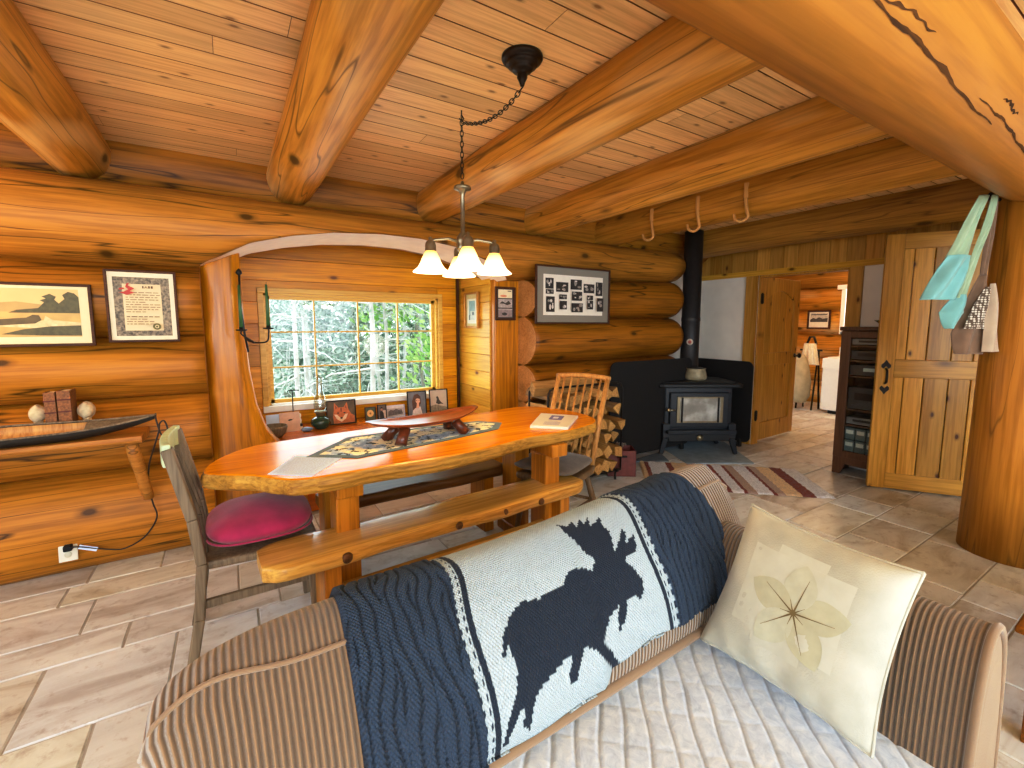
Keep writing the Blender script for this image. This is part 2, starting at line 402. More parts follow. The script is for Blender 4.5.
# ---- log walls
ARCH = [(-.13,1.70),(-.1,1.72),(-.02,1.755),(.14,1.84),(.36,1.90),(.61,1.945),(.91,1.968),(1.2,1.965),(1.49,1.93),(1.8,1.835),(1.9,1.79),(1.99,1.72)]
def interp(T, x):
    if x <= T[0][0] or x >= T[-1][0]: return None
    for (a, b), (c, d) in zip(T, T[1:]):
        if a <= x <= c: return b+(d-b)*(x-a)/(c-a)
YC = 3.42
def log_x(name, parent, x0, x1, zb, zt, depth, arch=False, nu=40, seed=0, yc=YC, endmat=True, mat=None):
    m = MB(); n = 36; rs = random.Random(seed); ph = rs.random()*6
    xs = [x0+(x1-x0)*i/nu for i in range(nu+1)]
    if arch: xs = sorted(set([round(x,4) for x in xs]+[a for a,_ in ARCH]+[-.16,2.02]))
    vs = []
    for x in xs:
        b_, t_ = zb(x), zt(x); zc = (b_+t_)/2; hz = (t_-b_)/2*1.05
        ar = interp(ARCH, x) if arch else None
        for k in range(n):
            a = 2*PI*k/n
            d = depth*(1+.025*math.sin(x*2.1+ph)+.012*math.sin(x*6+2*a+ph))
            ca = math.cos(a); yy = yc - d*math.copysign(abs(ca)**.85, ca); zz = zc+hz*math.sin(a)
            if ar and zz < ar: zz = ar
            vs.append((x, yy, zz))
    fs = [(i*n+k, i*n+(k+1)%n, (i+1)*n+(k+1)%n, (i+1)*n+k) for i in range(len(xs)-1) for k in range(n)]
    m.smooth = True; m.add(vs, fs); m.smooth = False
    m.m = 1; L = len(xs)-1
    m.f.append([k for k in range(n)][::-1]); m.f.append([L*n+k for k in range(n)]); m.mi += [1,1]; m.tn += [0,0]; m.sm += [False, False]
    o = m.build(name, [mat or M['log'], M['end']], parent)
    if arch:
        for p in o.data.polygons: pass
    return o
M['log_plate'] = wood('log_wood_plate', srgb(192,126,62), srgb(126,74,32), 'X', s=.8, rough=.5, knots=.9, knot_s=.85, bump=.3, hue=.1, cracks=.9, flat='Y')
wb = thing('wall_back', 'back wall of stacked orange round logs', 'wall', (0,0,0)); wb['kind'] = 'structure'
cst = lambda z: (lambda x: z)
lin = lambda a, b: (lambda x: a+(b-a)*(x-2.2)/1.95)
for i, (a, b) in enumerate([(-.02,.525),(.525,.935),(.935,1.285),(1.285,1.695)]):
    log_x('log', wb, -3.7, -.125, cst(a), cst(b), .245, seed=i)
rs_ = [(-.05,.0),(.33,.33),(.665,.665),(.995,1.015),(1.42,1.425),(1.735,1.815)]
for i in range(5):
    log_x('log', wb, 2.2, 4.13-.012*abs(i-2), lin(*rs_[i]), lin(*rs_[i+1]), .305, seed=20+i, mat=M['log_shaded'])
log_x('log', wb, -3.7, 4.15, lambda x: 1.695 if x < 1.95 else 1.735+.08*(x-1.95)/2.2, cst(2.13), .285, arch=True, nu=60, seed=40, mat=M['log_plate'])
log_x('log', wb, -3.7, 4.95, cst(2.10), cst(2.5), .19, seed=41, yc=3.56)

# pale sawn face under the arch
sf = MB()
AX = [a for a, _ in ARCH]
def sof(u, v):
    x = ARCH[0][0]+.01+(ARCH[-1][0]-ARCH[0][0]-.02)*u; z = interp(ARCH, x)
    zc = 1.94; c = max(.05, min(1, 1-((z-zc)/.26)**2)); d = .285*c**.42
    return Vector((x, (YC-d-.002)*(1-v)+3.6*v, z-.004-.006*v))
sf.grid(sof, 60, 6)
struct(sf.build('trim_1', M['soffit']), 'pale sawn underside of the arched log over the window bay', 'trim')

M['log_y_mid'] = wood('beam_wood_mid', srgb(214,150,76), srgb(156,94,38), 'Y', s=.8, rough=.5, knots=.9, knot_s=1.6, bump=.25, hue=.1, cracks=.6)
# ---- ceiling beams (round logs along Y)
def log_y(name, x, zc, r, mat, label, y0=.55, y1=3.5, seed=0, r1=None, cat='beam', tip=False):
    m = MB(); n = 32; nu = 40; rs = random.Random(seed); ph = rs.random()*6; vs = []; r1 = r1 or r
    facets = [(rs.random()*nu, rs.uniform(3.4,5.2), rs.uniform(.02,.06)) for _ in range(14)]
    for i in range(nu+1):
        y = y0+(y1-y0)*i/nu; R = r+(r1-r)*i/nu
        for k in range(n):
            a = 2*PI*k/n; rr_ = R*(1+.02*math.sin(y*2.7+ph)+.015*math.sin(3*a+y*1.9+ph))
            for fi, fa, fd in facets:
                da = abs(a-fa); 
                if da < .5 and abs(i-fi) < 4: rr_ -= R*fd*(1-da/.5)*(1-abs(i-fi)/4)*.6
            vs.append((x+rr_*math.cos(a), y, zc+rr_*math.sin(a)))
    m.smooth = True
    m.add(vs, [(i*n+k, i*n+(k+1)%n, (i+1)*n+(k+1)%n, (i+1)*n+k) for i in range(nu) for k in range(n)]); m.smooth = False
    m.f.append(list(range(n))); m.f.append([nu*n+k for k in range(n)][::-1]); m.mi += [0,0]; m.tn += [0,0]; m.sm += [False]*2
    o = m.build(name, mat)
    return struct(o, label, cat)
log_y('ceiling_beam', -.64, 2.28, .147, M['log_y'], 'leftmost round log beam under the plank ceiling', seed=1)
log_y('ceiling_beam', .405, 2.285, .152, M['log_y'], 'round log beam between the leftmost beam and the hanging lamp', seed=2, r1=.142)
log_y('ceiling_beam', 1.40, 2.275, .142, M['log_y'], 'round log beam just right of the hanging lamp chain', seed=3)
log_y('ceiling_beam', 2.38, 2.275, .143, M['log_y'], 'round log beam over the collage frame, second to the right of the lamp', seed=4)
log_y('ceiling_beam', 3.21, 2.265, .148, M['log_y_mid'], 'round log beam carrying the curved wooden hooks', seed=5)
log_y('ceiling_beam', 4.62, 2.33, .222, M['log_y_dark'], 'dark log lying on the doorway wall', y0=.3, y1=3.6, seed=6)
# the big beam along X, on the post
bb = MB(); n = 48; nu = 60; vs = []
for i in range(nu+1):
    x = -3.7+8.7*i/nu
    for k in range(n):
        a = 2*PI*k/n; r = .19*(1+.012*math.sin(x*1.7)+.008*math.sin(2*a+x))
        vs.append((x, .62+r*math.cos(a), 2.20+r*math.sin(a)))
bb.smooth = True; bb.add(vs, [(i*n+k, i*n+(k+1)%n, (i+1)*n+(k+1)%n, (i+1)*n+k) for i in range(nu) for k in range(n)]); bb.smooth = False
bigb = struct(bb.build('ceiling_beam', M['big']), 'huge log beam overhead with long dark cracks, resting on the right post', 'beam')
ck = MB(); rs = random.Random(5)
def crack(x0, x1, a0, a1, w, seed):
    rs = random.Random(seed); N = 40; top = []; bot = []; ph = rs.random()*6
    for i in range(N+1):
        u = i/N; x = x0+(x1-x0)*u; a = a0+(a1-a0)*u+.02*math.sin(u*9+ph)+.012*math.sin(u*31+ph)
        ww = w*rs.uniform(.6,1.3)*math.sin(PI*min(1,max(0,u*.98+.01)))**.5*(.55+.45*abs(math.sin(u*13+ph)))
        for L, s in ((top, 1), (bot, -1)):
            b = a+s*ww; r = .19*(1+.012*math.sin(x*1.7)+.008*math.sin(2*b+x))+.0012
            L.append(Vector((x, .62+r*math.cos(b), 2.20+r*math.sin(b))))
    for i in range(N): ck.add([top[i], top[i+1], bot[i+1], bot[i]], [(0,1,2,3)])
crack(1.1,2.3, -2.40,-2.19, .032, 1); crack(1.2,1.56,-2.42,-2.52,.02,2); crack(2.05,2.95,-2.37,-2.18,.024,3); crack(2.2,2.4,-2.55,-2.5,.03,4)
M['crack'] = wood('crack_shadow', srgb(104,58,24), srgb(48,24,10), 'X', s=2, knots=0, rough=.8)
ck.build('crack', M['crack'], bigb, fix=True)
# right post
pp = MB(); pp.tube([(3.86,.6,-.0),(3.86,.6,.7),(3.855,.6,1.4),(3.86,.6,2.12)], [.215,.205,.2,.2], 40)
post = struct(pp.build('pillar', M['post']), 'thick round log post at the right holding up the big beam', 'post')

# ---- window bay
bp = MB(); bp.smooth = False
def planks(m, axis_u, u0, u1, z0, z1, fix, step, seed, vertical=False, hole=None):
    """tongue-and-groove boards on a plane; axis_u 'x' (plane y=fix, faces -Y) or 'y' (plane x=fix)."""
    rs = random.Random(seed)
    P = (lambda u, w, d: (u, fix+d, w)) if axis_u == 'x' else (lambda u, w, d: (fix+d, u, w))
    a = (z0 if not vertical else u0); end = (z1 if not vertical else u1)
    while a < end-1e-4:
        b = min(a+step, end); m.tone = rs.uniform(-1,1)
        segs = [(u0,u1) if not vertical else (z0,z1)]
        if hole:
            hu0,hu1,hz0,hz1 = hole
            lo, hi = (hz0,hz1) if not vertical else (hu0,hu1)
            if b > lo+1e-4 and a < hi-1e-4:
                o0,o1 = (hu0,hu1) if not vertical else (hz0,hz1); s0 = segs[0]
                segs = [(s0[0],o0),(o1,s0[1])]
        for s0, s1 in segs:
            if s1-s0 < .01: continue
            q = .003
            if not vertical: pts = [(s0,a+q),(s1,a+q),(s1,b-q),(s0,b-q)]; pto = [(s0,a),(s1,a),(s1,b),(s0,b)]
            else: pts = [(a+q,s0),(b-q,s0),(b-q,s1),(a+q,s1)]; pto = [(a,s0),(b,s0),(b,s1),(a,s1)]
            m.add([P(u,w,0) for u,w in pts]+[P(u,w,.008) for u,w in pto], [(0,1,2,3),(0,1,5,4),(1,2,6,5),(2,3,7,6),(3,0,4,7)])
        a = b
BY = 4.08
WX0,WX1,WZ0,WZ1 = .245,1.715,.70,1.60
m = MB(); planks(m, 'x', -.1, 1.96, 0, 2.6, BY, .17, 5, hole=(WX0,WX1,WZ0,WZ1)); m.tone = 0
for a, b in (((-.1,BY+.012,0),(WX0,BY+.1,2.6)),((WX1,BY+.012,0),(1.96,BY+.1,2.6)),((WX0,BY+.012,0),(WX1,BY+.1,WZ0)),((WX0,BY+.012,WZ1),(WX1,BY+.1,2.6))): m.box(a,b)
struct(m.build('wall_bay', M['pine'], fix=True), 'knotty pine wall around the window', 'wall')
m = MB(); planks(m, 'y', 3.46, BY, 0, 2.6, 1.94, .155, 6); m.tone = 0; m.box((1.952,3.46,0),(2.05,BY+.1,2.6))
struct(m.build('wall_bay_right', M['pine_y']), 'yellow pine side wall of the window bay', 'wall')
m = MB(); m.box((-.16,3.46,0),(-.06,BY+.1,2.6)); struct(m.build('wall_bay_left', M['pine_y']), 'left side wall of the window bay', 'wall')
m = MB(); m.box((-.16,3.4,2.05),(2.05,BY+.1,2.1)); struct(m.build('ceiling_bay', M['ceil']), 'plank ceiling of the window bay', 'ceiling')
m = MB(); m.bar((1.918,4.062,.5),(1.918,4.062,2.1),.02,.03,(0,1,0)); struct(m.build('trim_2', M['dark']), 'dark corner strip of the window bay', 'trim')
# right jamb post board
m = MB(); m.box((1.955,3.40,0),(2.215,3.52,1.80)); o = struct(m.build('pillar', M['slab'], bevel=.012), 'flat-faced orange log post right of the window bay', 'post')
# left post, flaring to a wide foot
prof = [(0,.42),(.35,.40),(.57,.24),(.66,.185),(.83,.135),(1.06,.105),(1.32,.09),(1.57,.085),(1.8,.085)]
m = MB()
def pf(u, v):
    t = u*(len(prof)-1); i = min(int(t), len(prof)-2); f = t-i; z = prof[i][0]+(prof[i+1][0]-prof[i][0])*f; xr = prof[i][1]+(prof[i+1][1]-prof[i][1])*f
    xl = -.128; c = [(0,.24),(0,.03),(.12,0),(.45,-.012),(.8,.0),(1,.05),(1,.24)]
    k = v*(len(c)-1); j = min(int(k), len(c)-2); g_ = k-j; a = c[j][0]+(c[j+1][0]-c[j][0])*g_; d = c[j][1]+(c[j+1][1]-c[j][1])*g_
    return Vector((xl+(xr-xl)*a, 3.33+d, z))
m.grid(pf, 32, 24); o = struct(m.build('pillar', M['slab']), 'orange log post left of the window bay, flaring at its foot', 'post')
# window seat board
m = MB(); m.box((-.05,3.40,.49),(1.935,BY-.005,.53)); m.box((-.05,3.44,.0),(1.935,3.46,.49))
ws = m.build('window_seat', M['red'], bevel=.006); tag(ws, 'long red-brown wooden ledge under the window holding pictures and a lamp', 'window ledge')

# window_1
w1 = thing('window_1', 'wide divided window looking onto the woods', 'window', (0,0,0)); w1['kind'] = 'structure'
m = MB(); t = .042
Y0 = BY-.022
m.box((WX0-t,Y0,WZ1),(WX1+t,BY,WZ1+t)); m.box((WX0-t,Y0,WZ0),(WX0,BY,WZ1)); m.box((WX1,Y0,WZ0),(WX1+t,BY,WZ1))
m.build('window_frame', M['frame_pine'], w1, bevel=.004)
m = MB(); m.box((WX0,BY,WZ0),(WX0+.018,BY+.11,WZ1)); m.box((WX1-.018,BY,WZ0),(WX1,BY+.11,WZ1)); m.box((WX0,BY,WZ1-.018),(WX1,BY+.11,WZ1))
m.build('jamb', M['frame_pine'], w1)
m = MB(); m.box((WX0-t,Y0-.02,WZ0-.05),(WX1+t,BY,WZ0)); m.box((WX0,BY,WZ0-.01),(WX1,BY+.11,WZ0+.012)); m.build('window_sill', M['whitetrim'], w1, bevel=.004)
m = MB(); s0 = (WX0+.018,WX1-.018,WZ0+.012,WZ1-.018); ys = BY+.05
for a, b in (((s0[0],ys,s0[2]),(s0[0]+.028,ys+.035,s0[3])),((s0[1]-.028,ys,s0[2]),(s0[1],ys+.035,s0[3])),((s0[0],ys,s0[2]),(s0[1],ys+.035,s0[2]+.03)),((s0[0],ys,s0[3]-.028),(s0[1],ys+.035,s0[3]))): m.box(a,b)
m.build('sash', M['frame_pine'], w1)
m = MB()
for i in (1,2,3):
    x = s0[0]+(s0[1]-s0[0])*i/4; m.box((x-.006,ys+.006,s0[2]),(x+.006,ys+.03,s0[3]))
for i in (1,2):
    z = s0[2]+(s0[3]-s0[2])*i/3; m.box((s0[0],ys+.007,z-.006),(s0[1],ys+.029,z+.006))
m.build('glazing_bars', M['frame_pine'], w1)
m = MB(); m.box((s0[0]+.01,ys+.016,s0[2]+.01),(s0[1]-.01,ys+.02,s0[3]-.01)); m.build('pane', M['glass'], w1)

# ---- right (doorway) wall at X = 4.95
RX = 4.95; OY0, OY1, OZ = 1.94, 2.80, 1.885
m = MB()
for a, b in (((RX,OY1,0),(RX+.12,3.72,OZ)),((RX,.84,0),(RX+.12,OY0,OZ)),((RX,OY0-.0,OZ+.0),(RX+.12,3.72,2.4)),((RX,-3.1,2.05),(RX+.12,OY0,2.4)),((RX,-3.1,0),(RX+.12,-.05,2.4)),((RX,.84,OZ),(RX+.12,OY0,2.1))): m.box(a,b)
mal = MB(); mal.box((4.05,3.63,0),(RX,3.72,2.4)); struct(mal.build('wall_alcove', M['white']), 'white plastered back of the stove corner', 'wall')
struct(m.build('wall_right', M['white']), 'white plastered wall around the doorway', 'wall')
m = MB(); planks(m, 'y', .84, 3.62, OZ+.05, 2.22, RX-.014, .142, 8, vertical=True); m.tone = 0
struct(m.build('trim_3', M['pine_z']), 'band of upright pine boards over the doorway', 'trim')
m = MB(); m.box((RX-.03,.84,OZ),(RX,3.62,OZ+.055)); o4 = m.build('trim_4', M['pine_y'])
struct(o4, 'thin pine header strip under the upright boards', 'trim')
m = MB(); m.box((RX-.03,OY1,0),(RX,OY1+.13,OZ)); m.box((RX-.03,OY0-.11,0),(RX,OY0,OZ)); m.box((RX,OY1-.02,0),(RX+.12,OY1,OZ)); m.box((RX,OY0,0),(RX+.12,OY0+.02,OZ)); m.box((RX,OY0,OZ-.02),(RX+.12,OY1,OZ))
struct(m.build('trim_5', M['pine_z'], bevel=.004), 'pine casing of the open doorway', 'trim')
# laundry room shell
lw = thing('wall_laundry', 'log wall at the back of the laundry room', 'wall', (0,0,0)); lw['kind'] = 'structure'
for i in range(6):
    z0 = -.02+i*.4; m = MB()
    m.tube([(8.78,-.2,z0+.2),(8.78,2.5,z0+.2),(8.78,5.2,z0+.2)], .212, 28); m.build('log', M['log_y_dark'] if i == 5 else M['logy2'] if 'logy2' in M else M['log_y'], lw)
m = MB(); m.box((RX+.12,4.6,0),(9,4.7,2.5)); struct(m.build('wall_laundry_left', M['pine']), 'side wall of the laundry room', 'wall')
m = MB(); m.box((RX+.12,-.4,0),(9,-.3,2.5)); struct(m.build('wall_laundry_right', M['white']), 'far side wall of the laundry room', 'wall')
m = MB(); m.box((RX+.0,-.4,2.42),(9.1,4.7,2.5)); struct(m.build('ceiling_laundry', M['ceil']), 'ceiling of the laundry room', 'ceiling')
# unseen sides of the room, so light bounces as in a real room
m = MB(); m.box((-3.8,-3.1,0),(-3.7,3.8,2.45)); struct(m.build('wall_left', M['log']), 'left wall of the room', 'wall')
m = MB()
for a, b in (((-3.8,-3.2,0),(5.1,-3.1,.35)),((-3.8,-3.2,2.15),(5.1,-3.1,2.45)),((-3.8,-3.2,.35),(-3.0,-3.1,2.15)),((2.6,-3.2,.35),(5.1,-3.1,2.15)),((-.3,-3.2,.35),(.0,-3.1,2.15))): m.box(a,b)
struct(m.build('wall_front', M['log']), 'window wall behind the viewer', 'wall')

# ---- doors
d1 = thing('door_1', 'open pine door with arched upper panel leading to the laundry room', 'door', (4.99,2.79,.03)); d1['kind'] = 'structure'
d1.rotation_euler.z = math.atan2(2.83-2.79, .93); d1.matrix_world = Matrix.Translation(d1.location) @ d1.rotation_euler.to_matrix().to_4x4()
DW, DH = .93, 1.85
m = MB(); m.m = 0
m.box((0,-.0,0),(.13,.04,DH)); m.box((DW-.13,0,0),(DW,.04,DH)); m.box((.13,0,0),(DW-.13,.04,.2)); m.box((.13,0,.86),(DW-.13,.04,1.0))
N = 14; top = [(.13+(DW-.26)*i/N, 1.60+.11*math.sin(PI*i/N)) for i in range(N+1)]
m.prism([(DW-.13,DH),(.13,DH)]+top, -.04, 0, Matrix.Rotation(PI/2,4,'X'))
m.build('door_frame', M['door'], d1, bevel=.004)
m = MB()
for i in range(4):
    a = .13+(DW-.26)*i/4; b = .13+(DW-.26)*(i+1)/4; m.tone = (-.5,.4,-.1,.7)[i]
    m.box((a+.006,.018,.98),(b-.006,.03,1.74))
m.tone = 0; m.box((.13,.028,.1),(DW-.13,.032,1.8)); m.box((.13,.016,.18),(DW-.13,.03,.88)); m.build('panel', M['door'], d1, bevel=.004)
m = MB(); m.lathe([(.0,0),(.024,.002),(.024,.01),(.012,.014),(.012,.04),(.026,.046),(.03,.06),(.02,.074),(0,.076)], (DW-.06,0,.95), 16, Matrix.Rotation(PI/2,3,'X')); m.bar((DW-.06,-.05,.95),(DW-.17,-.055,.95),.02,.016); m.build('door_handle', M['iron'], d1)
for z in (.25,1.56):
    m = MB(); m.box((-.02,-.012,z),(.045,.0,z+.1)); m.tube([(0,-.016,z-.01),(0,-.016,z+.11)], .01, 8); m.build('hinge', M['iron'], d1)

ax = math.atan2(.80-1.51, .93-.45)
d2 = thing('door_2', 'plank pine door with black spade handle standing open beside the post', 'door', (4.45,1.51,.0)); d2['kind'] = 'structure'
d2.rotation_euler.z = ax; d2.matrix_world = Matrix.Translation(d2.location) @ d2.rotation_euler.to_matrix().to_4x4()
L = .857; DH = 2.06
m = MB(); m.tone = .3; m.box((0,0,.01),(.115,.042,DH)); m.tone = -.4; m.box((L-.115,0,.01),(L,.042,DH)); m.build('stile', M['door'], d2, bevel=.005)
m = MB(); m.tone = 0
for z0, z1, t in ((.012,.14,.2),(.93,1.075,-.3),(1.94,DH,.1)): m.tone = t; m.box((.115,.003,z0),(L-.115,.04,z1))
m.build('rail', M['door_x'], d2, bevel=.005)
m = MB(); rs = random.Random(2); xx = .115
for w in (.07,.125,.15,.13,.152):
    m.tone = rs.uniform(-1,1); m.box((xx+.003,.012,.1),(min(xx+w,L-.115)-.003,.03,2.0)); xx += w
m.build('plank', M['door'], d2, bevel=.004)
m = MB()
hz = .87; sp = [(0,.02),(.018,.0),(.03,.012),(.03,.03),(.012,.05),(0,.07),(-.012,.05),(-.03,.03),(-.03,.012),(-.018,.0)]
MX = Matrix.Rotation(PI/2,4,'X')
for s, z in ((1,1.0),(-1,.86)):
    m.prism([(x+.06, (y*s+z)) for x, y in sp][::s], .0, .008, MX)
m.tube([(.06,-.008,.88),(.06,-.036,.895),(.06,-.04,.93),(.06,-.036,.985),(.06,-.008,1.0)], .009, 10)
m.build('door_handle', M['iron'], d2)
# light-toned rug edge of the door hardware is left plain
# ================================================================== FURNITURE
# ---- dining table (live-edge slab on two trestles)
TZ = .76
OUT = [(-.12,2.17),(-.105,2.12),(-.03,2.06),(.04,2.01),(.09,1.955),(.13,1.905),(.18,1.865),(.25,1.845),(.39,1.845),(.59,1.84),(.82,1.835),(1.06,1.875),(1.31,1.93),(1.55,1.935),(1.74,1.97),(1.88,2.03),(1.96,2.13),(1.985,2.28),(1.97,2.45),(1.92,2.58),(1.80,2.70),(1.62,2.70),(1.44,2.65),(1.1,2.62),(.65,2.59),(.29,2.555),(.07,2.51),(-.05,2.39),(-.11,2.26)]
def smooth_loop(P, n):
    out = []; k = len(P)
    for i in range(k):
        p0,p1,p2,p3 = P[i-1],P[i],P[(i+1)%k],P[(i+2)%k]
        for j in range(n):
            u = j/n
            out.append(tuple(.5*(2*b+(c-a)*u+(2*a-5*b+4*c-d)*u*u+(3*b-a-3*c+d)*u**3) for a,b,c,d in zip(p0,p1,p2,p3)))
    return out
OL = smooth_loop(OUT, 5); cxm = sum(p[0] for p in OL)/len(OL); cym = sum(p[1] for p in OL)/len(OL)
tb = thing('dining_table', 'long glossy orange live-edge slab dining table on wooden trestles', 'table', (1.0,2.2,0))
def ring(off, z, jit=0, seed=0):
    rs = random.Random(seed); o = []
    for i, (x, y) in enumerate(OL):
        a = OL[i-1]; b = OL[(i+1) % len(OL)]; dx, dy = b[0]-a[0], b[1]-a[1]; l = math.hypot(dx, dy)
        k = off+jit*(rs.random()-.5)+jit*.8*math.sin(i*.7)
        o.append((x+dy/l*k, y-dx/l*k, z))
    return o
m = MB(); n = len(OL)
m.m = 0; rg = [ring(-.012,TZ), ring(-.004,TZ-.004)]
m.add([(x,y,z) for x,y,z in rg[0]], [tuple(range(n))])
m.smooth = True
m.add(rg[0]+rg[1], [(i,(i+1)%n,n+(i+1)%n,n+i) for i in range(n)])
m.m = 1
rr_ = [rg[1], ring(.001,TZ-.012,.005,1), ring(.002,TZ-.034,.009,2), ring(-.003,TZ-.056,.009,3), ring(-.016,TZ-.07,.005,4)]
for a, b in zip(rr_, rr_[1:]): m.add(a+b, [(i,(i+1)%n,n+(i+1)%n,n+i) for i in range(n)])
m.smooth = False; m.add(rr_[-1], [tuple(range(n))[::-1]])
m.build('tabletop', [M['table'], M['bark']], tb, world=True, fix=True)
for tx in (.40, 1.52):
    for yy, w in ((2.06,.15),(2.38,.17)):
        m = MB(); m.box((tx-.05,yy-w/2,.07),(tx+.05,yy+w/2,TZ-.14)); m.build('leg', M['leg'], tb, bevel=.008, world=True)
    m = MB(); m.box((tx-.055,1.92,TZ-.14),(tx+.055,2.5,TZ-.068)); m.build('top_rail', M['leg'], tb, bevel=.008, world=True)
    m = MB(); m.box((tx-.06,1.9,0),(tx+.06,2.52,.075)); m.build('foot', M['leg'], tb, bevel=.012, world=True)
m = MB(); m.box((.44,2.17,.26),(1.48,2.22,.38)); m.build('stretcher', M['bark'], tb, bevel=.008, world=True)

def bench(name, label, x0, x1, y0, y1, zt, th, mat_top, mat_edge, rot=0., knots=(), legx=(.22,1.42), grp=None, lm=None):
    t = thing(name, label, 'bench', ((x0+x1)/2, (y0+y1)/2, 0), rot)
    m = MB(); Lx = (x1-x0)/2; Wy = (y1-y0)/2; rs = random.Random(4); N = 40
    def top(u, v):
        x = -Lx+2*Lx*u; e = abs(2*u-1); w = Wy*(1-.35*max(0,(e-.9)/.1)**2)
        # profile across: underside front -> front face -> top -> back face -> underside back
        pr_ = [(-.8,-th),(-1,-th*.93),(-1.03,-th*.5),(-.97,-.006),(-.9,0),(-.4,.001),(.4,.001),(.9,0),(.98,-.008),(1.02,-th*.5),(.98,-th*.95),(.8,-th)]
        k = v*(len(pr_)-1); j = min(int(k), len(pr_)-2); f = k-j
        yy = pr_[j][0]+(pr_[j+1][0]-pr_[j][0])*f; zz = pr_[j][1]+(pr_[j+1][1]-pr_[j][1])*f
        wob = (.008*math.sin(x*7)+.005*math.sin(x*17+zz*40)) if abs(yy) > .93 else 0
        return Vector((x, yy*w+wob*(1 if yy>0 else -1), zt+zz))
    m.grid(top, N, 22)
    for uu in (0, 1):
        m.smooth = False; m.m = 1; ps = [top(uu, j/22) for j in range(23)]; m.add(ps, [tuple(range(23))])
    m.m = 0
    s = m.build('seat', [mat_top, mat_edge], t)
    # bark-coloured front face by height
    s.data.materials[0] = mat_top
    for p in s.data.polygons:
        if p.material_index == 0 and abs(p.normal.z) < .6: p.material_index = 1
    for kx, kz, kr in knots:
        k = MB(); k.lathe([(0,.012),(kr*.55,.011),(kr*.8,.008),(kr,0)], (kx, -Wy*1.03-.001, zt-kz), 16, Matrix.Rotation(PI/2,3,'X')); k.build('knot', M['knot'], t)
    for lx in legx:
        m = MB(); m.box((lx-Lx-.035,-Wy*.72,.0),(lx-Lx+.035,Wy*.72,zt-th+.01)); m.build('leg', lm or M['leg'], t, bevel=.006)
    m = MB(); m.box((legx[0]-Lx,-.02,.13),(legx[1]-Lx,.02,.24)); m.build('stretcher', mat_edge, t, bevel=.006)
    return t
M['knot'] = wood('branch_knot', srgb(120,74,48), srgb(58,32,20), 'Y', s=2.5, knots=0, rough=.5)
M['benchedge'] = wood('bench_edge', srgb(232,182,106), srgb(180,120,56), 'X', s=1.6, rough=.35, knots=.9, knot_s=2, knotcol=srgb(80,40,16), bump=.25, coat=.2)
bench('bench', 'golden half-log bench on the near side of the table with dark knots', .05, 1.70, 1.84, 2.10, .45, .058, M['bench'], M['benchedge'], rot=.055,
      knots=((-.53,.03,.024),(-.02,.03,.019),(.24,.028,.016),(.47,.028,.019)), legx=(.25,1.50))
bench('bench', 'dark wooden bench tucked under the far side of the table', .36, 1.5, 2.42, 2.68, .43, .06, M['darkbench'], M['darkbench'], rot=.06, legx=(.12,1.02))

# ---- weathered grey chair with magenta cushion (faces +X)
ch = thing('dining_chair', "weathered grey wooden chair with a pale mint top rail at the table's left end", 'chair', (.06,2.21,0))
# local x forward, y left
SZ = .44
m = MB(); 
def seatg(u, v):
    x = -.21+.42*u; w = .205-.02*(1-u); y = -w+2*w*v; e = (2*u-1)**2*(2*v-1)**2
    return x, y
m.prism([(-.20,-.185),(.0,-.205),(.20,-.2),(.225,-.15),(.225,.15),(.20,.2),(.0,.205),(-.20,.185)], SZ-.035, SZ); m.build('seat', M['grey'], ch, bevel=.012)
for s in (-1,1):
    m = MB(); y = s*.18
    pts = [(-.255,y,0),(-.215,y,.22),(-.195,y,.44),(-.215,y,.62),(-.275,y,.90)]
    for a, b in zip(pts, pts[1:]): m.bar(a, b, .036, .052, (0,1,0))
    m.build('back_post', M['grey'], ch, bevel=.006)
    m = MB(); m.bar((.19,s*.17,SZ-.04),(.205,s*.175,0),.042,.042,(0,1,0),.03,.03); m.build('leg', M['grey'], ch, bevel=.006)
    m = MB(); m.bar((-.22,s*.18,.27),(.2,s*.172,.27),.022,.034); m.build('stretcher', M['grey'], ch, bevel=.005)
M['mintwood'] = plain('mint_paint', srgb(188,206,168), .45, var=.08)
m = MB()
for i in range(8):
    a = -1+2*i/8; b = -1+2*(i+1)/8; X = lambda q: -.275-.02*(1-q*q)
    m.bar((X(a),a*.195,.875),(X(b),b*.195,.875),.028,.085)
m.build('top_rail', M['mintwood'], ch, bevel=.006)
for y in (-.09,0,.09):
    m = MB(); m.bar((-.2,y,SZ-.01),(-.215,y,.6),.05,.012,(0,1,0)); m.bar((-.215,y,.6),(-.275,y,.85),.05,.012,(0,1,0)); m.build('back_slat', M['grey'], ch, bevel=.003)
cu = MB()
def padf(w, d, h, seed=0, p=3.2):
    def f(u, v):
        a = 2*PI*u; rr = v if v <= .5 else 1-v
        top = v <= .5; r = math.sin(min(1, rr*2)*PI/2)
        ca, sa = math.cos(a), math.sin(a)
        q = (abs(ca)**p+abs(sa)**p)**(-1/p)
        z = h*.5*(1-(r)**4)**.5*(1 if top else -1)*(.82+.18*math.cos(r*3))
        return Vector((ca*q*w/2*r*1.0, sa*q*d/2*r, z+h*.5))
    return f
cu.grid(padf(.40,.42,.155), 48, 20, cu=True)
cush_ = thing('seat_cushion', 'puffy magenta cushion on the weathered grey chair', 'cushion', (.075,2.21,SZ))
cu.build('cushion_body', M['magenta'], cush_)
pg = MB(); pts = []
for i in range(48):
    a = 2*PI*i/48; q = (abs(math.cos(a))**3.2+abs(math.sin(a))**3.2)**(-1/3.2); pts.append((math.cos(a)*q*.2, math.sin(a)*q*.2, .0475))
pg.tube(pts, .005, 6, closed=True); pg.build('piping', M['magenta'], cush_)

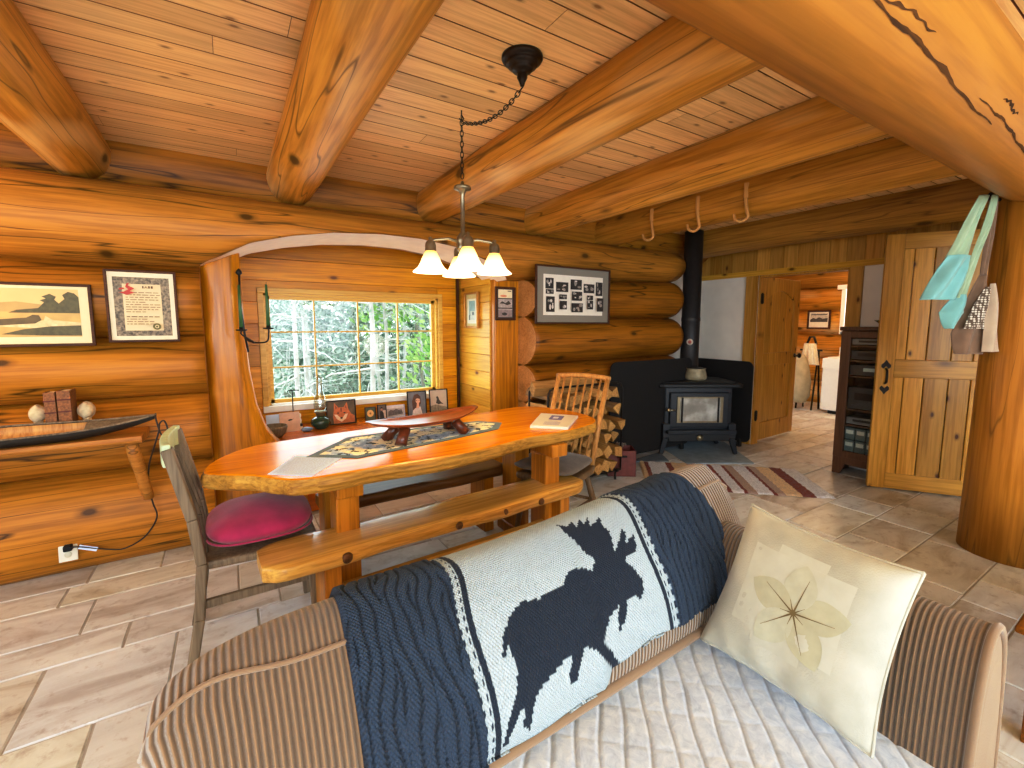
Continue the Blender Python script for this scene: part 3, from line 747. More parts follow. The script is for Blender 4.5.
# ---- spindle chair at right end, faces roughly -X
fa = math.atan2(-.43,-.9)
sc = thing('spindle_chair', 'tan spindle-back chair at the right end of the table in front of the firewood', 'chair', (1.72,2.22,0), fa)
m = MB(); m.prism([(-.2,-.19),(-.1,-.215),(.15,-.21),(.21,-.16),(.21,.16),(.15,.21),(-.1,.215),(-.2,.19)], .405, .445); m.build('seat', M['greytan'], sc, bevel=.014)
for s in (-1,1):
    m = MB(); m.tube([(-.18,s*.17,.43),(-.27,s*.178,.68),(-.41,s*.185,.985)], [.019,.019,.017], 12); m.build('back_post', M['tan'], sc)
    m = MB(); m.tube([(.15,s*.14,.41),(.17,s*.16,.2),(.19,s*.18,0)], [.016,.021,.013], 12); m.build('leg', M['greytan'], sc)
    m = MB(); m.tube([(-.15,s*.14,.41),(-.22,s*.17,.2),(-.29,s*.2,0)], [.018,.022,.014], 12); m.build('leg', M['greytan'], sc)
m = MB(); m.tube([(-.41+.01*(1-(i/6)**2)*-1,y*.0+i/6*.2,.985+.012*(1-(i/6)**2)) for i in range(-6,7) for y in (0,)], .0175, 12); m.build('top_rail', M['tan'], sc)
for i in range(6):
    y = -.13+.052*i; m = MB(); m.tube([(-.17,y*.95,.43),(-.27,y,.68),(-.415,y*1.05,.985)], .0078, 8); m.build('spindle', M['tan'], sc)
m = MB(); m.tube([(-.215,-.165,.2),(-.215,.165,.2)], .011, 8); m.tube([(.17,-.155,.22),(-.215,-.168,.2)], .011, 8); m.tube([(.17,.155,.22),(-.215,.168,.2)], .011, 8); m.build('stretcher', M['greytan'], sc)
sp_ = thing('seat_cushion', 'flat grey pad on the spindle-back chair', 'cushion', (1.70,2.212,.445), fa)
m = MB(); m.grid(padf(.41,.42,.09,p=5), 40, 16, cu=True); m.build('cushion_body', M['greycush'], sp_)

# ---- things on the table
def on_quad(name, pts, z0, z1, mat, label, cat, bevel=0):
    cx = sum(p[0] for p in pts)/len(pts); cy = sum(p[1] for p in pts)/len(pts)
    t = thing(name, label, cat, (cx,cy,z0)); return t, [(x-cx,y-cy) for x, y in pts]
t, q = on_quad('paper_sheet', [(.10,1.985),(.245,1.865),(.41,2.075),(.225,2.205)], TZ, 0, None, 'white sheet covered in fine writing at the left end of the table', 'paper')
m = MB(); m.prism(q, 0, .0015); m.build('sheet', M['paper'], t)
m = MB(); rs = random.Random(8)
def bil(q, u, v): return tuple((q[0][k]*(1-u)+q[1][k]*u)*(1-v)+(q[3][k]*(1-u)+q[2][k]*u)*v for k in (0,1))
for i in range(17):
    v = .08+.05*i; u = .08
    while u < .88:
        w = rs.uniform(.03,.1); a = [bil(q,u,v), bil(q,min(u+w,.92),v), bil(q,min(u+w,.92),v+.009), bil(q,u,v+.009)]
        m.poly([(x,y,.0019) for x, y in a]); u += w+.02
m.build('writing', M['ink'], t)
# runner
RP = [(.265,2.155),(.455,2.015),(.90,2.085),(1.27,2.17),(1.37,2.30),(1.27,2.42),(.95,2.44),(.50,2.425)]
t, q = on_quad('table_runner', RP, TZ, 0, None, 'pointed green-bordered tapestry runner in the middle of the table', 'table runner')
def runner_mat():
    g = G('tapestry'); v = g.coord(); n1 = g.noise(g.mapping(v,(1,1,1)), 26., 3, .6); n2 = g.noise(v, 7., 2); n3 = g.noise(v, 70., 2)
    c = g.ramp(n1, [(.36,srgb(52,62,56)),(.40,srgb(120,118,84)),(.42,srgb(244,234,196)),(.64,srgb(246,238,210)),(.72,srgb(180,164,122))], 'CONSTANT')
    c2 = g.ramp(n1, [(.34,srgb(60,72,84)),(.42,srgb(160,182,204)),(.58,srgb(206,216,224)),(.68,srgb(106,116,124))], 'CONSTANT')
    g.set(col=g.mix(g.ramp(n2,[(.48,(0,0,0,1)),(.54,(1,1,1,1))]), c, c2), rough=.9, norm=g.bump(n3,.4,.003)); return g.mat
M['tapestry'] = runner_mat(); M['greencloth'] = fabric('dark_green_cloth', srgb(34,64,46), .2, 30.)
m = MB(); m.prism(q, 0, .003); m.build('border', M['greencloth'], t)
def shrink(q, d):
    o = []; n = len(q)
    for i in range(n):
        a, b, c = Vector(q[i-1]), Vector(q[i]), Vector(q[(i+1)%n]); e1 = (b-a).normalized(); e2 = (c-b).normalized()
        n1 = Vector((-e1.y,e1.x)); n2 = Vector((-e2.y,e2.x)); nn = (n1+n2).normalized(); o.append(tuple(b+nn*d/max(.35,nn.dot(n1))))
    return o
m = MB(); m.prism(shrink(q,.038), .001, .0042); m.build('panel', M['tapestry'], t)
M['bowlleg'] = wood('dark_mahogany', srgb(120,58,42), srgb(70,30,24), 'Z', s=1.2, rough=.3, knots=0, bump=.04, coat=.3)
# footed wooden tray
ty = thing('footed_bowl', 'carved red-brown wooden bowl with upswept ends on four stout legs', 'bowl', (.86,2.22,TZ+.004), .17)
m = MB(); LB, WB = .33, .115
def tray(u, v):
    a = 2*PI*u; ca, sa = math.cos(a), math.sin(a); r = v if v <= .5 else 1-v; r = r*2; top = v <= .5
    x = math.copysign(abs(ca)**.8, ca)*LB*r; y = math.copysign(abs(sa)**.85, sa)*WB*r*(1-.2*abs(ca)**3)
    base = .092+.024*(abs(x)/LB)**2.2
    if x > 0: base += .004*(x/LB)**2
    z = base+(.012*r**4-.006 if top else -.028*(1-r**3))
    return Vector((x, y, z))
m.grid(tray, 56, 24, cu=True); m.build('bowl_body', M['bowlwood'], ty)
for sx in (-1,1):
    for sy in (-1,1):
        m = MB(); m.tube([(sx*.148,sy*.043,.07),(sx*.17,sy*.06,.04),(sx*.195,sy*.08,0)], [.028,.026,.03], 14); m.build('leg', M['bowlleg'], ty)
# book
t, q = on_quad('book', [(1.44,2.10),(1.595,1.945),(1.86,2.17),(1.705,2.36)], TZ, 0, None, 'white paperback with a violet cover picture on the right end of the table', 'book')
m = MB(); m.prism(q, 0, .016); m.build('cover', plain('book_cover', srgb(236,224,206), .45, var=.02), t, bevel=.002)
m = MB(); mm = [M['bookpic']] if 'bookpic' in M else [plain('violet_print', srgb(120,116,168), .5, var=.25, scale=50.), M['ink'], plain('pale_print', srgb(220,220,232), .5)]
def bq(u0,v0,u1,v1,z): m.poly([(*bil(q,a,b),z) for a,b in ((u0,v0),(u1,v0),(u1,v1),(u0,v1))])
m.m = 0; bq(.34,.50,.68,.86,.0165); m.m = 2; bq(.42,.60,.56,.76,.0168); m.m = 1
for v0 in (.12,.2,.28): bq(.3,v0,.72,v0+.03,.0165)
for v0 in (.38,): bq(.38,v0,.62,v0+.02,.0165)
m.build('cover_print', mm, t)

# ================================================================== STOVE CORNER
tx, ty_ = Vector((.85,-.525)), Vector((-.525,-.85))
ang = math.atan2(-.525,.85)       # local x along the front, local -y faces the viewer
stv = thing('wood_stove', 'black cast-iron wood stove with glass door standing in the corner', 'wood stove', (4.075,2.855,0.012), ang); stv.scale = (1.13,1.05,1.08)
SH = .70
m = MB(); m.box((-.31,.02,.17),(.31,.44,SH-.05)); m.build('stove_body', M['stove'], stv, bevel=.012)
m = MB(); m.prism([(-.38,-.03),(-.34,-.05),(.34,-.05),(.38,-.03),(.38,.40),(.33,.47),(-.33,.47),(-.38,.40)], SH-.05, SH-.015); m.prism([(-.34,-.01),(.34,-.01),(.34,.40),(.28,.45),(-.28,.45),(-.34,.40)], SH-.015, SH); m.build('stove_top', M['black'], stv, bevel=.008)
m = MB(); m.box((-.27,-.012,.26),(.27,.02,.6))
m.build('door', M['stove'], stv, bevel=.01)
dd = stv.children[-1]
m = MB(); m.box((-.20,-.026,.31),(.20,-.012,.325)); m.box((-.20,-.026,.545),(.20,-.012,.56)); m.box((-.21,-.026,.31),(-.185,-.012,.56)); m.box((.185,-.026,.31),(.21,-.012,.56)); m.build('door_frame', M['pewter'], dd, bevel=.003)
gm = G('mottled_grey_glass'); nz = gm.noise(gm.coord(), 6., 4); M['stoveglass'] = gm.set(col=gm.ramp(nz,[(.3,srgb(120,120,116)),(.5,srgb(150,148,140)),(.7,srgb(206,206,202))]), rough=.12)  # grey glass, mottled from mid to pale grey
m = MB(); m.box((-.186,-.02,.324),(.186,-.012,.546)); m.build('pane', M['stoveglass'], dd)
for gx in (-.165,.165):
    m = MB(); m.bar((gx,-.03,.315),(gx,-.03,.555),.012,.01,(0,1,0)); m.build('grille_bar', M['blackm'], dd)
m = MB(); m.tube([(-.30,-.02,.44),(-.30,-.06,.44)], .012, 10); m.tube([(-.30,-.06,.44),(-.24,-.065,.44)], .009, 10); m.lathe([(0,-.02),(.018,-.012),(.02,.0),(.016,.014),(0,.02)],(-.30,-.065,.44),12); m.build('door_handle', M['pewter'], dd)
m = MB(); m.box((-.31,-.10,.215),(.31,.03,.24)); m.box((-.31,-.1,.235),(.31,-.085,.252)); m.build('ash_lip', M['stove'], stv, bevel=.006)
m = MB(); m.box((-.28,-.03,.13),(.28,.4,.2)); m.build('ash_pan', M['black'], stv, bevel=.006)
m = MB(); m.lathe([(0,0),(.022,.004),(.03,.014),(.026,.024),(0,.028)],(.0,-.032,.17),16,Matrix.Rotation(PI/2,3,'X')); m.build('knob', M['pewter'], stv)
for sx in (-1,1):
    for yy in (.0,.40):
        m = MB(); m.bar((sx*.30,yy,.3),(sx*.305,yy-.01,.16),.07,.06,(0,1,0),.06,.05); m.bar((sx*.305,yy-.01,.16),(sx*.345,yy-.015,0),.055,.045,(0,1,0),.038,.032); m.build('leg', M['stove'], stv, bevel=.008)
m = MB(); m.tube([(-.36,.08,SH-.1),(-.42,.06,SH-.1)], .014, 10); m.tube([(-.36,.08,SH-.1),(-.30,.10,SH-.1)], .01, 8); m.build('damper_handle', M['tan'], stv)
px_, py_ = 4.28, 3.15
pi = thing('stove_pipe', 'tall black flue pipe rising from the wood stove to the ceiling', 'stove pipe', (px_,py_,SH*1.08+.012))
m = MB(); m.lathe([(.105,0),(.105,.03),(.095,.035),(.095,.62),(.098,.625),(.098,.66),(.095,.665),(.095,1.575)],n=32); m.build('flue', M['pipe'], pi)
dv = Vector((-px_,-py_,0)).normalized(); az = math.atan2(dv.y,dv.x)
MT = Matrix.Rotation(az,3,'Z') @ Matrix.Rotation(PI/2,3,'Y')
m = MB(); m.lathe([(0,.006),(.03,.006),(.034,0)], (dv.x*.094,dv.y*.094,.40), 20, MT); m.build('thermometer', plain('dial_face', srgb(190,176,160), .4), pi)
m = MB(); m.lathe([(0,.0085),(.014,.0085),(.018,.006)], (dv.x*.094,dv.y*.094,.40), 16, MT); m.build('dial', plain('dial_red', srgb(170,70,54), .4), pi.children[-1])
sd = Vector((.85,-.525,0)); pf_ = Vector((-.525,-.85,0))
pc = Vector((4.06,2.85,0))+sd*.04-pf_*.2
po = thing('steamer_pot', 'squat grey-tan pot standing on the stove top', 'pot', (pc.x,pc.y,SH*1.08+.012))
m = MB(); m.lathe([(0,0),(.085,0),(.105,.012),(.112,.04),(.098,.09),(.09,.11),(.1,.125),(.092,.125),(.08,.108)],n=28); m.build('pot_body', plain('tan_enamel', srgb(150,140,112), .5, var=.3, scale=24.), po)
m = MB(); m.lathe([(.092,.121),(.07,.132),(.0,.135)],n=28); m.build('lid', M['black'], po)
m = MB(); m.tube([(.086,0,.115),(.12,0,.11),(.118,0,.08),(.1,0,.075)], .006, 8); m.build('handle', M['black'], po)
# heat shields
def shield(label, x0, x1, z0, z1, loc, rot):
    t = thing('heat_shield', label, 'heat shield', loc, rot); pts = []; r = .07
    for cx, cz, a0 in ((x1-r,z1-r,0),(x0+r,z1-r,90),(x0+r,z0+r,180),(x1-r,z0+r,270)):
        for i in range(7): a = R_(a0+15*i); pts.append((cx+r*math.cos(a), cz+r*math.sin(a)))
    m = MB(); m.prism(pts, -.006, .006, Matrix.Rotation(PI/2,4,'X')); m.build('panel', M['blackm'], t)
    for x in (x0+.12, x1-.12):
        m = MB(); m.box((x-.02,-.02,0),(x+.02,.02,z0+.03)); m.build('foot', M['blackm'], t)
    return t
shield('black heat shield along the log wall, behind the firewood', 0, 1.2, .06, 1.0, (3.02,3.072,0), 0.0)
shield('black heat shield against the white wall, right of the stove', 0, .92, .06, .955, (4.80,3.62,0), -PI/2-.04)
# hearth slates
hp = thing('hearth_slab', 'dark blue-grey slate slab beside the red-brown box', 'hearth slab', (3.17,3.13,0)); 
def onslab(p): return (p[0]-3.17,p[1]-3.13)
m = MB(); m.prism([(.0,.0),(.50,-.30),(.78,.02),(.62,.14),(.3,-.06)] if False else [(-.02,-.01),(.45,-.29),(.63,-.02),(.2,-.06)], .001, .014); m.build('slab', M['slate'], hp, bevel=.003)
hq = thing('hearth_slab', 'pale blue slate hearth slab under the wood stove', 'hearth slab', (4.2,2.85,0), ang)
m = MB(); m.prism([(-.34,-.37),(.32,-.37),(.42,.55),(-.42,.55)], .001, .012); m.build('slab', plain('slate_pale', srgb(140,160,176), .5, var=.2, scale=12.), hq, bevel=.003)

# ---- firewood rack and logs
rk = thing('firewood_rack', 'thin black iron hoop rack holding firewood beside the stove', 'firewood rack', (2.47,2.9,0))
for y in (-.13,.13):
    m = MB(); W, Hh = .40, .86; m.tube([(-W,y,.08),(-W,y,Hh-.06),(-W+.02,y,Hh-.015),(-W+.06,y,Hh),(W-.06,y,Hh),(W-.02,y,Hh-.015),(W,y,Hh-.06),(W,y,.08)], .009, 8); m.build('hoop', M['iron'], rk)
for x in (-.34,.34):
    m = MB(); m.bar((x,-.16,.085),(x,.16,.085),.02,.02); m.tube([(x,-.13,.08),(x,-.13,0)], .009, 8); m.tube([(x,.13,.08),(x,.13,0)], .009, 8); m.build('foot', M['iron'], rk)
m = MB(); 
for y in (-.13,.13): m.bar((-.40,y,.085),(.40,y,.085),.018,.018)
m.build('base_rail', M['iron'], rk)
rs = random.Random(21); protos = []
def split_log(seed):
    r = random.Random(seed); k = r.choice((3,4,4,5)); R = .062
    P = []; a0 = r.random()*6
    if r.random() < .7:
        P = [(0-.03,-.028)]+[(-.03+math.cos(a)*R*1.5,-.028+math.sin(a)*R*1.5) for a in [R_(x) for x in (8,24,40,56,72)]]
    else:
        P = [(R*(.8+.3*r.random())*math.cos(a0+2*PI*i/k), R*(.8+.3*r.random())*math.sin(a0+2*PI*i/k)) for i in range(k)]
    m = MB(); n = len(P); L = .40; N = 5; vs = []
    for i in range(N+1):
        y = -L/2+L*i/N
        for x, z in P: vs.append((x+r.uniform(-.004,.004), y, z+r.uniform(-.004,.004)))
    m.m = 0
    m.add(vs, [(i*n+j, i*n+(j+1)%n, (i+1)*n+(j+1)%n, (i+1)*n+j) for i in range(N) for j in range(n)])
    for q in range(len(m.f)):
        if n == 6 and 1 <= q % n <= 4: m.mi[q] = 1
    m.add(vs[:n], [tuple(range(n))]); m.add(vs[-n:], [tuple(range(n))[::-1]])
    return m
for i in range(8):
    m = split_log(i)
    protos.append((m, None))
pm = []
cnt = 0
for row in range(6):
    n_ = 7
    for c in range(n_):
        x = 2.115+.106*c+(.04 if row % 2 else 0)+rs.uniform(-.012,.012); z = .155+.123*row+rs.uniform(-.01,.01); yy = 2.92+rs.uniform(-.03,.03)
        if row == 5: z -= .005
        rot = (0, rs.random()*6.28, rs.uniform(-.05,.05))
        if len(pm) < 8:
            o = protos[len(pm)][0].build('firewood_log', [M['split'], M['barkside']]); pm.append(o)
        else: o = rs.choice(pm).copy(); COL.objects.link(o)
        o.location = (x,yy,z); o.rotation_euler = rot
        tag(o, 'split firewood log stacked in the black hoop rack', 'firewood', 'firewood logs in the rack')
for i, (dx, dz, rz) in enumerate(((-.26,.80,1.45),(-.05,.835,1.62))):
    o = pm[i*3+1].copy(); COL.objects.link(o); o.location = (2.46+dx,2.86,dz+.045); o.rotation_euler = (0,.5+i,rz)
    tag(o, ('split firewood log laid crosswise on the pile at its left', 'split firewood log laid crosswise on the pile near its middle')[i], 'firewood', 'firewood logs in the rack')
# stray logs beside the box
bx_ = thing('storage_box', 'oxblood red-brown box with a slot handle, on the floor beside the firewood', 'box', (2.965,2.87,0), -.6)
m = MB(); w, d, h = .25,.2,.235; tk = .012
m.box((-w/2,-d/2,0),(w/2,d/2,tk)); m.box((-w/2,-d/2,0),(-w/2+tk,d/2,h)); m.box((w/2-tk,-d/2,0),(w/2,d/2,h)); m.box((-w/2,-d/2,0),(w/2,-d/2+tk,h)); m.box((-w/2,d/2-tk,0),(w/2,d/2,h)); m.build('box_body', M['redbox'], bx_, bevel=.003)
m = MB(); m.box((-.045,-d/2-.002,h-.06),(.045,-d/2+.001,h-.042)); m.build('handle_slot', M['blackm'], bx_, bevel=.004)
gl_ = thing('work_glove', 'grey work gloves lying on the red-brown box', 'glove', (2.945,2.88,.235), .5)
m = MB(); m.grid(padf(.16,.09,.035), 24, 10, cu=True); m.build('palm', plain('glove_grey', srgb(120,112,104), .9, var=.3), gl_)
for i in range(4):
    m = MB(); m.tube([(.06,-.035+.022*i,.018),(.1,-.038+.024*i,.02),(.13-.01*abs(i-1.5),-.04+.025*i,.012)], [.011,.011,.008], 8); m.build('finger', M['greycush'], gl_)

# ---- rag rug
ra = math.atan2(-.67,.74)
rg_ = thing('rag_rug', 'striped rag rug in maroon, tan and pale blue in front of the stove', 'rug', (3.66,2.27,0), ra)
def rug_mat():
    g = G('rag_rug_stripes'); v = g.coord(); sx = g.n('SeparateXYZ'); g.l(v, sx.inputs[0])
    n0 = g.noise(g.mapping(v,(30,60,30)), 1., 3, .6)
    x = g.math('ADD', g.math('ADD', g.math('DIVIDE', sx.outputs[0], 1.42), .5), g.math('MULTIPLY', g.math('SUBTRACT', n0, .5), .02))
    B = srgb(232,238,250); Mr = srgb(134,62,48); T = srgb(232,208,166); Mu = srgb(186,164,152)
    st = [(0,T),(.03,Mr),(.055,B),(.17,Mr),(.21,T),(.31,Mu),(.37,B),(.44,Mr),(.465,B),(.53,Mr),(.55,Mu),(.60,B),(.68,Mr),(.70,Mu),(.745,T),(.83,Mr),(.90,B),(.97,B)]
    c = g.ramp(x, st, 'CONSTANT')
    n1 = g.noise(g.mapping(v,(90,34,50)), 1., 4, .7)
    c2 = g.mix(g.ramp(n1,[(.45,(0,0,0,1)),(.6,(.7,.7,.7,1))]), c, g.mix(.4, c, srgb(120,128,150)))
    g.set(col=c2, rough=1., norm=g.bump(n1,.8,.012)); return g.mat
m = MB(); rs = random.Random(3)
def rugf(u, v):
    e = .004*math.sin(u*60)+.004*math.sin(u*113)
    return Vector(((u-.5)*1.42, (v-.5)*(.74)+(e if v in (0,1) else 0), .012+.003*math.sin(u*90)*math.sin(v*60) if 0 < v < 1 and 0 < u < 1 else .003))
m.grid(rugf, 120, 40); m.build('rug_body', rug_mat(), rg_, fix=True)
# ================================================================== SOFA
CX0,CX1=-.15,1.34
CPROF=[(.735,.455),(.70,.50),(.695,.57),(.73,.67),(.785,.755),(.835,.805),(.885,.83),(.945,.815),(.985,.77),(1.0,.66),(.99,.5),(.95,.455)]
def catmull(P,t):
    n=len(P)-1; x=max(0,min(.99999,t))*n; i=int(x); u=x-i
    p0=P[max(i-1,0)];p1=P[i];p2=P[i+1];p3=P[min(i+2,n)]
    return tuple(.5*((2*b)+(c-a)*u+(2*a-5*b+4*c-d)*u*u+(3*b-a-3*c+d)*u**3) for a,b,c,d in zip(p0,p1,p2,p3))
SMAX = 1.045
def cushion(s,t,off=0.0):
    y,z=catmull(CPROF,t)
    e=abs(2*s-1) if s<.5 else (s-.5)/(SMAX-.5); k=max(0,1-min(1,e)**7)**.33
    yc,zc=.86,.63
    k2=.3+.7*k
    y=yc+(y-yc)*k2; z=zc+(z-zc)*(.45+.55*k)
    if off:
        a=catmull(CPROF,max(0,t-.01)); b=catmull(CPROF,min(1,t+.01))
        dy,dz=b[0]-a[0],b[1]-a[1]; l=math.hypot(dy,dz) or 1
        y+=-dz/l*off; z+=dy/l*off
    x=CX0+(CX1-CX0)*s
    x+=.085*max(0,.42-t)/.42*max(0,1-s/.3)**3
    w=max(0,min(1,(z-.5)/.3))
    y+=.05*(s-.5); z+=w*(.055*(s-.62)+.055*max(0,(s-.84)/.16)*(1 if s<1.0 else .7)+.008*math.sin(s*9+.5))
    return (x,y,z)
def cord_mat(name, c1, c2, period, axis=0, uvless=True):
    g = G(name); v = g.n('Attribute', attribute_name='cordu').outputs['Fac']
    s_ = g.math('SINE', g.math('MULTIPLY', v, 2*PI/period))
    n = g.noise(g.coord(), 9., 4); n2 = g.noise(g.coord(), 300., 2)
    h = g.math('ADD', g.math('MULTIPLY', s_, .5), .5)
    c = g.mix(h, c2, c1); c = g.mix(g.math('MULTIPLY', n, .35), c, tuple(x*.72 for x in c1[:3])+(1,))
    nb = g.bump(h, .9, .006); nb = g.bump(n2, .2, .002, nb)
    g.set(col=c, rough=.85, sheen=.5, norm=nb); return g.mat
M['cordu'] = cord_mat('corduroy', srgb(140,114,84), srgb(72,56,40), 1.0)
M['corduflat'] = cord_mat('corduroy_fine', srgb(146,122,94), srgb(110,88,66), .5)
def set_attr(o, name, vals):
    a = o.data.attributes.new(name, 'FLOAT', 'POINT'); a.data.foreach_set('value', vals)
so = thing('sofa', 'tan corduroy sofa seen from behind its seat, with a brown wooden frame', 'sofa', (.62,.3,0))
# frame
m = MB(); m.box((-.12,1.005,.05),(1.38,1.05,.60)); m.box((-.12,-.55,.10),(1.38,1.0,.26)); m.box((1.345,.80,.26),(1.385,1.05,.72)); m.box((1.18,.80,.26),(1.345,.83,.60)); m.build('frame', M['sofawood'], so, bevel=.008, world=True)
for x in (-.08,1.34):
    for y in (-.5,1.0):
        m = MB(); m.box((x-.03,y-.03,0),(x+.03,y+.03,.1)); m.build('leg', M['sofawood'], so, bevel=.004, world=True)
# seat cushion
m = MB(); m.box((-.16,-.55,.26),(1.16,.74,.438)); m.build('seat_cushion', M['corduflat'], so, bevel=.03, seg=4, world=True)
# back cushion
NS, NT_ = 150, 60
m = MB(); m.grid(lambda u, v: Vector(cushion(u*SMAX, v)), NS, NT_)
for uu in (0,1):
    ps = [Vector(cushion(uu*SMAX, j/NT_)) for j in range(NT_+1)]; c = sum(ps, Vector())/len(ps)
    for a, b in zip(ps, ps[1:]): m.add([a,b,c],[(0,1,2)])
bc = m.build('back_cushion', M['cordu'], so, world=True)
n_ = (NS+1)*(NT_+1)
set_attr(bc, 'cordu', [ (i//(NT_+1))/NS*1.49*SMAX/.0118 for i in range(n_)] + [0.]*(len(bc.data.vertices)-n_))
m = MB(); m.tube([cushion(u/80*SMAX, .43+.05*math.exp(-((u/80-.05)/.06)**2), .002) for u in range(81)], .0045, 8); m.build('piping', M['corduflat'], bc, world=True) 
m = MB(); m.tube([cushion(u/80*SMAX, .10, .004) for u in range(81)], .013, 8); m.build('piping', M['corduflat'], bc, world=True)
# arm
AP = [(1.16,.30),(1.163,.42),(1.168,.53),(1.185,.65),(1.215,.725),(1.255,.748),(1.30,.735),(1.335,.67),(1.36,.5),(1.385,.1)]
def apf(v):
    k = v*(len(AP)-1); j = min(int(k), len(AP)-2); f = k-j
    p0,p1,p2,p3 = AP[max(j-1,0)],AP[j],AP[j+1],AP[min(j+2,len(AP)-1)]
    return tuple(.5*(2*b+(c-a)*f+(2*a-5*b+4*c-d)*f*f+(3*b-a-3*c+d)*f**3) for a,b,c,d in zip(p0,p1,p2,p3))
ay0, ay1 = .20, .80
m = MB(); NV = 50; NU = 30
m.grid(lambda u, v: Vector((apf(v)[0], ay0+(ay1-ay0)*u, apf(v)[1])), NU, NV)
arm = m.build('arm', M['cordu'], so, world=True)
set_attr(arm, 'cordu', [(ay1-ay0)*(i//(NV+1))/NU/.0105 for i in range(len(arm.data.vertices))])
m = MB(); ps = [Vector((apf(j/NV)[0], ay0, apf(j/NV)[1])) for j in range(NV+1)]
bul = lambda p, k: Vector((1.265+(p.x-1.265)*k, p.y-.02*(1-k)**.5, .4+(p.z-.4)*k))
for k0, k1 in ((1,.94),(.94,.8),(.8,.4),(.4,.02)):
    for a, b in zip(ps, ps[1:]): m.smooth = True; m.add([bul(a,k0),bul(b,k0),bul(b,k1),bul(a,k1)],[(0,1,2,3)])
m.build('arm_front', M['corduflat'], so, world=True)
m = MB(); m.tube([Vector((apf(j/60)[0], ay0-.003, apf(j/60)[1])) for j in range(4,61)], .008, 8); m.build('piping', M['corduflat'], arm, world=True)

# ---- moose afghan
MOOSE = [(0.435, 0.362), (0.447, 0.364), (0.475, 0.355), (0.482, 0.363), (0.52, 0.357), (0.532, 0.379), (0.548, 0.388), (0.566, 0.376), (0.583, 0.361), (0.597, 0.38), (0.585, 0.406), (0.576, 0.464), (0.569, 0.497), (0.566, 0.543), (0.579, 0.52), (0.597, 0.535), (0.594, 0.494), (0.613, 0.535), (0.61, 0.495), (0.629, 0.524), (0.622, 0.486), (0.638, 0.49), (0.65, 0.507), (0.645, 0.459), (0.652, 0.438), (0.646, 0.399), (0.642, 0.374), (0.663, 0.402), (0.68, 0.434), (0.682, 0.41), (0.674, 0.385), (0.697, 0.395), (0.693, 0.366), (0.685, 0.354), (0.664, 0.353), (0.656, 0.348), (0.666, 0.325), (0.676, 0.3), (0.671, 0.274), (0.658, 0.268), (0.652, 0.278), (0.631, 0.279), (0.622, 0.256), (0.611, 0.24), (0.6, 0.238), (0.603, 0.261), (0.612, 0.277), (0.589, 0.267), (0.575, 0.252), (0.565, 0.232), (0.577, 0.208), (0.59, 0.175), (0.572, 0.179), (0.556, 0.212), (0.542, 0.232), (0.528, 0.242), (0.517, 0.23), (0.508, 0.207), (0.5, 0.197), (0.487, 0.202), (0.496, 0.228), (0.504, 0.244), (0.488, 0.241), (0.462, 0.23), (0.438, 0.218), (0.425, 0.204), (0.418, 0.178), (0.414, 0.153), (0.403, 0.171), (0.41, 0.199), (0.407, 0.207), (0.396, 0.193), (0.384, 0.17), (0.379, 0.152), (0.371, 0.155), (0.381, 0.196), (0.392, 0.216), (0.404, 0.241), (0.409, 0.264), (0.405, 0.292), (0.404, 0.306), (0.398, 0.295), (0.392, 0.293), (0.401, 0.327), (0.414, 0.343)]
def inside(P, x, y):
    c = False; n = len(P); j = n-1
    for i in range(n):
        xi, yi = P[i]; xj, yj = P[j]
        if (yi > y) != (yj > y) and x < (xj-xi)*(y-yi)/(yj-yi)+xi: c = not c
        j = i
    return c
def stitched(s, t):
    "knit cell: colour changes on stitch boundaries"
    ds, dt = .0034, .0062
    return (math.floor(s/ds)+.5)*ds, (math.floor(t/dt)+.5)*dt
S0, S1, T0, T1 = .20, .91, .135, .86
NS2, NT2 = 660, 250
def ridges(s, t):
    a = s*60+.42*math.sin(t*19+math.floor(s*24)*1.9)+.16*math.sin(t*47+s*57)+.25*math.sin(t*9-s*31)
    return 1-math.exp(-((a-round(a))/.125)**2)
cols = []; vs = []
NAVY = srgb(42,62,86); NAVY2 = srgb(30,46,68); PALE = srgb(190,208,218); DK = srgb(22,38,58)
for i in range(NS2+1):
    for j in range(NT2+1):
        j_ = j/NT2; S1j = S1-.03+.058*max(0,min(1,(.62-(T0+(T1-T0)*j_))/.42)); s = S0+(S1j-S0)*i/NS2; q0 = max(0,min(1,(s-.555)/.02)); t0_ = T0+.05*q0*q0*(3-2*q0); t = t0_+(T1-t0_)*j/NT2
        e = s+.004*math.sin(t*22)
        q, w = stitched(s, t)
        navy = e < .352 or e > .722
        st_ = .345 <= e < .356 or .722 <= e < .733; st2 = .358 <= e < .367 or .710 <= e < .719
        off = .012
        if navy and not st_: off += .0055*ridges(s, t); 
        else: off += 0
        edge = min(i, NS2-i)/6.; off *= min(1, .25+edge)
        ss = s if 0 < i < NS2 else s
        p = cushion(ss, t+.006*math.sin(s*40)*(1 if j in (0,NT2) else 0), off)
        vs.append(p)
        if st_: c = PALE if math.floor((t/.011)) % 2 or abs((e-.3505) if e < .5 else (e-.7275)) < .003 else NAVY2
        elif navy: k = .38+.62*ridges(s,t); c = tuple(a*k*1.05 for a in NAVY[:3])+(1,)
        elif st2: c = DK
        elif inside(MOOSE, q, w): c = DK
        else: c = PALE
        cols.append(c)
m = MB(); m.smooth = True
m.add(vs, [(i*(NT2+1)+j, (i+1)*(NT2+1)+j, (i+1)*(NT2+1)+j+1, i*(NT2+1)+j+1) for i in range(NS2) for j in range(NT2)])
g = G('knit_afghan'); at = g.n('Attribute', attribute_name='Col'); v = g.coord()
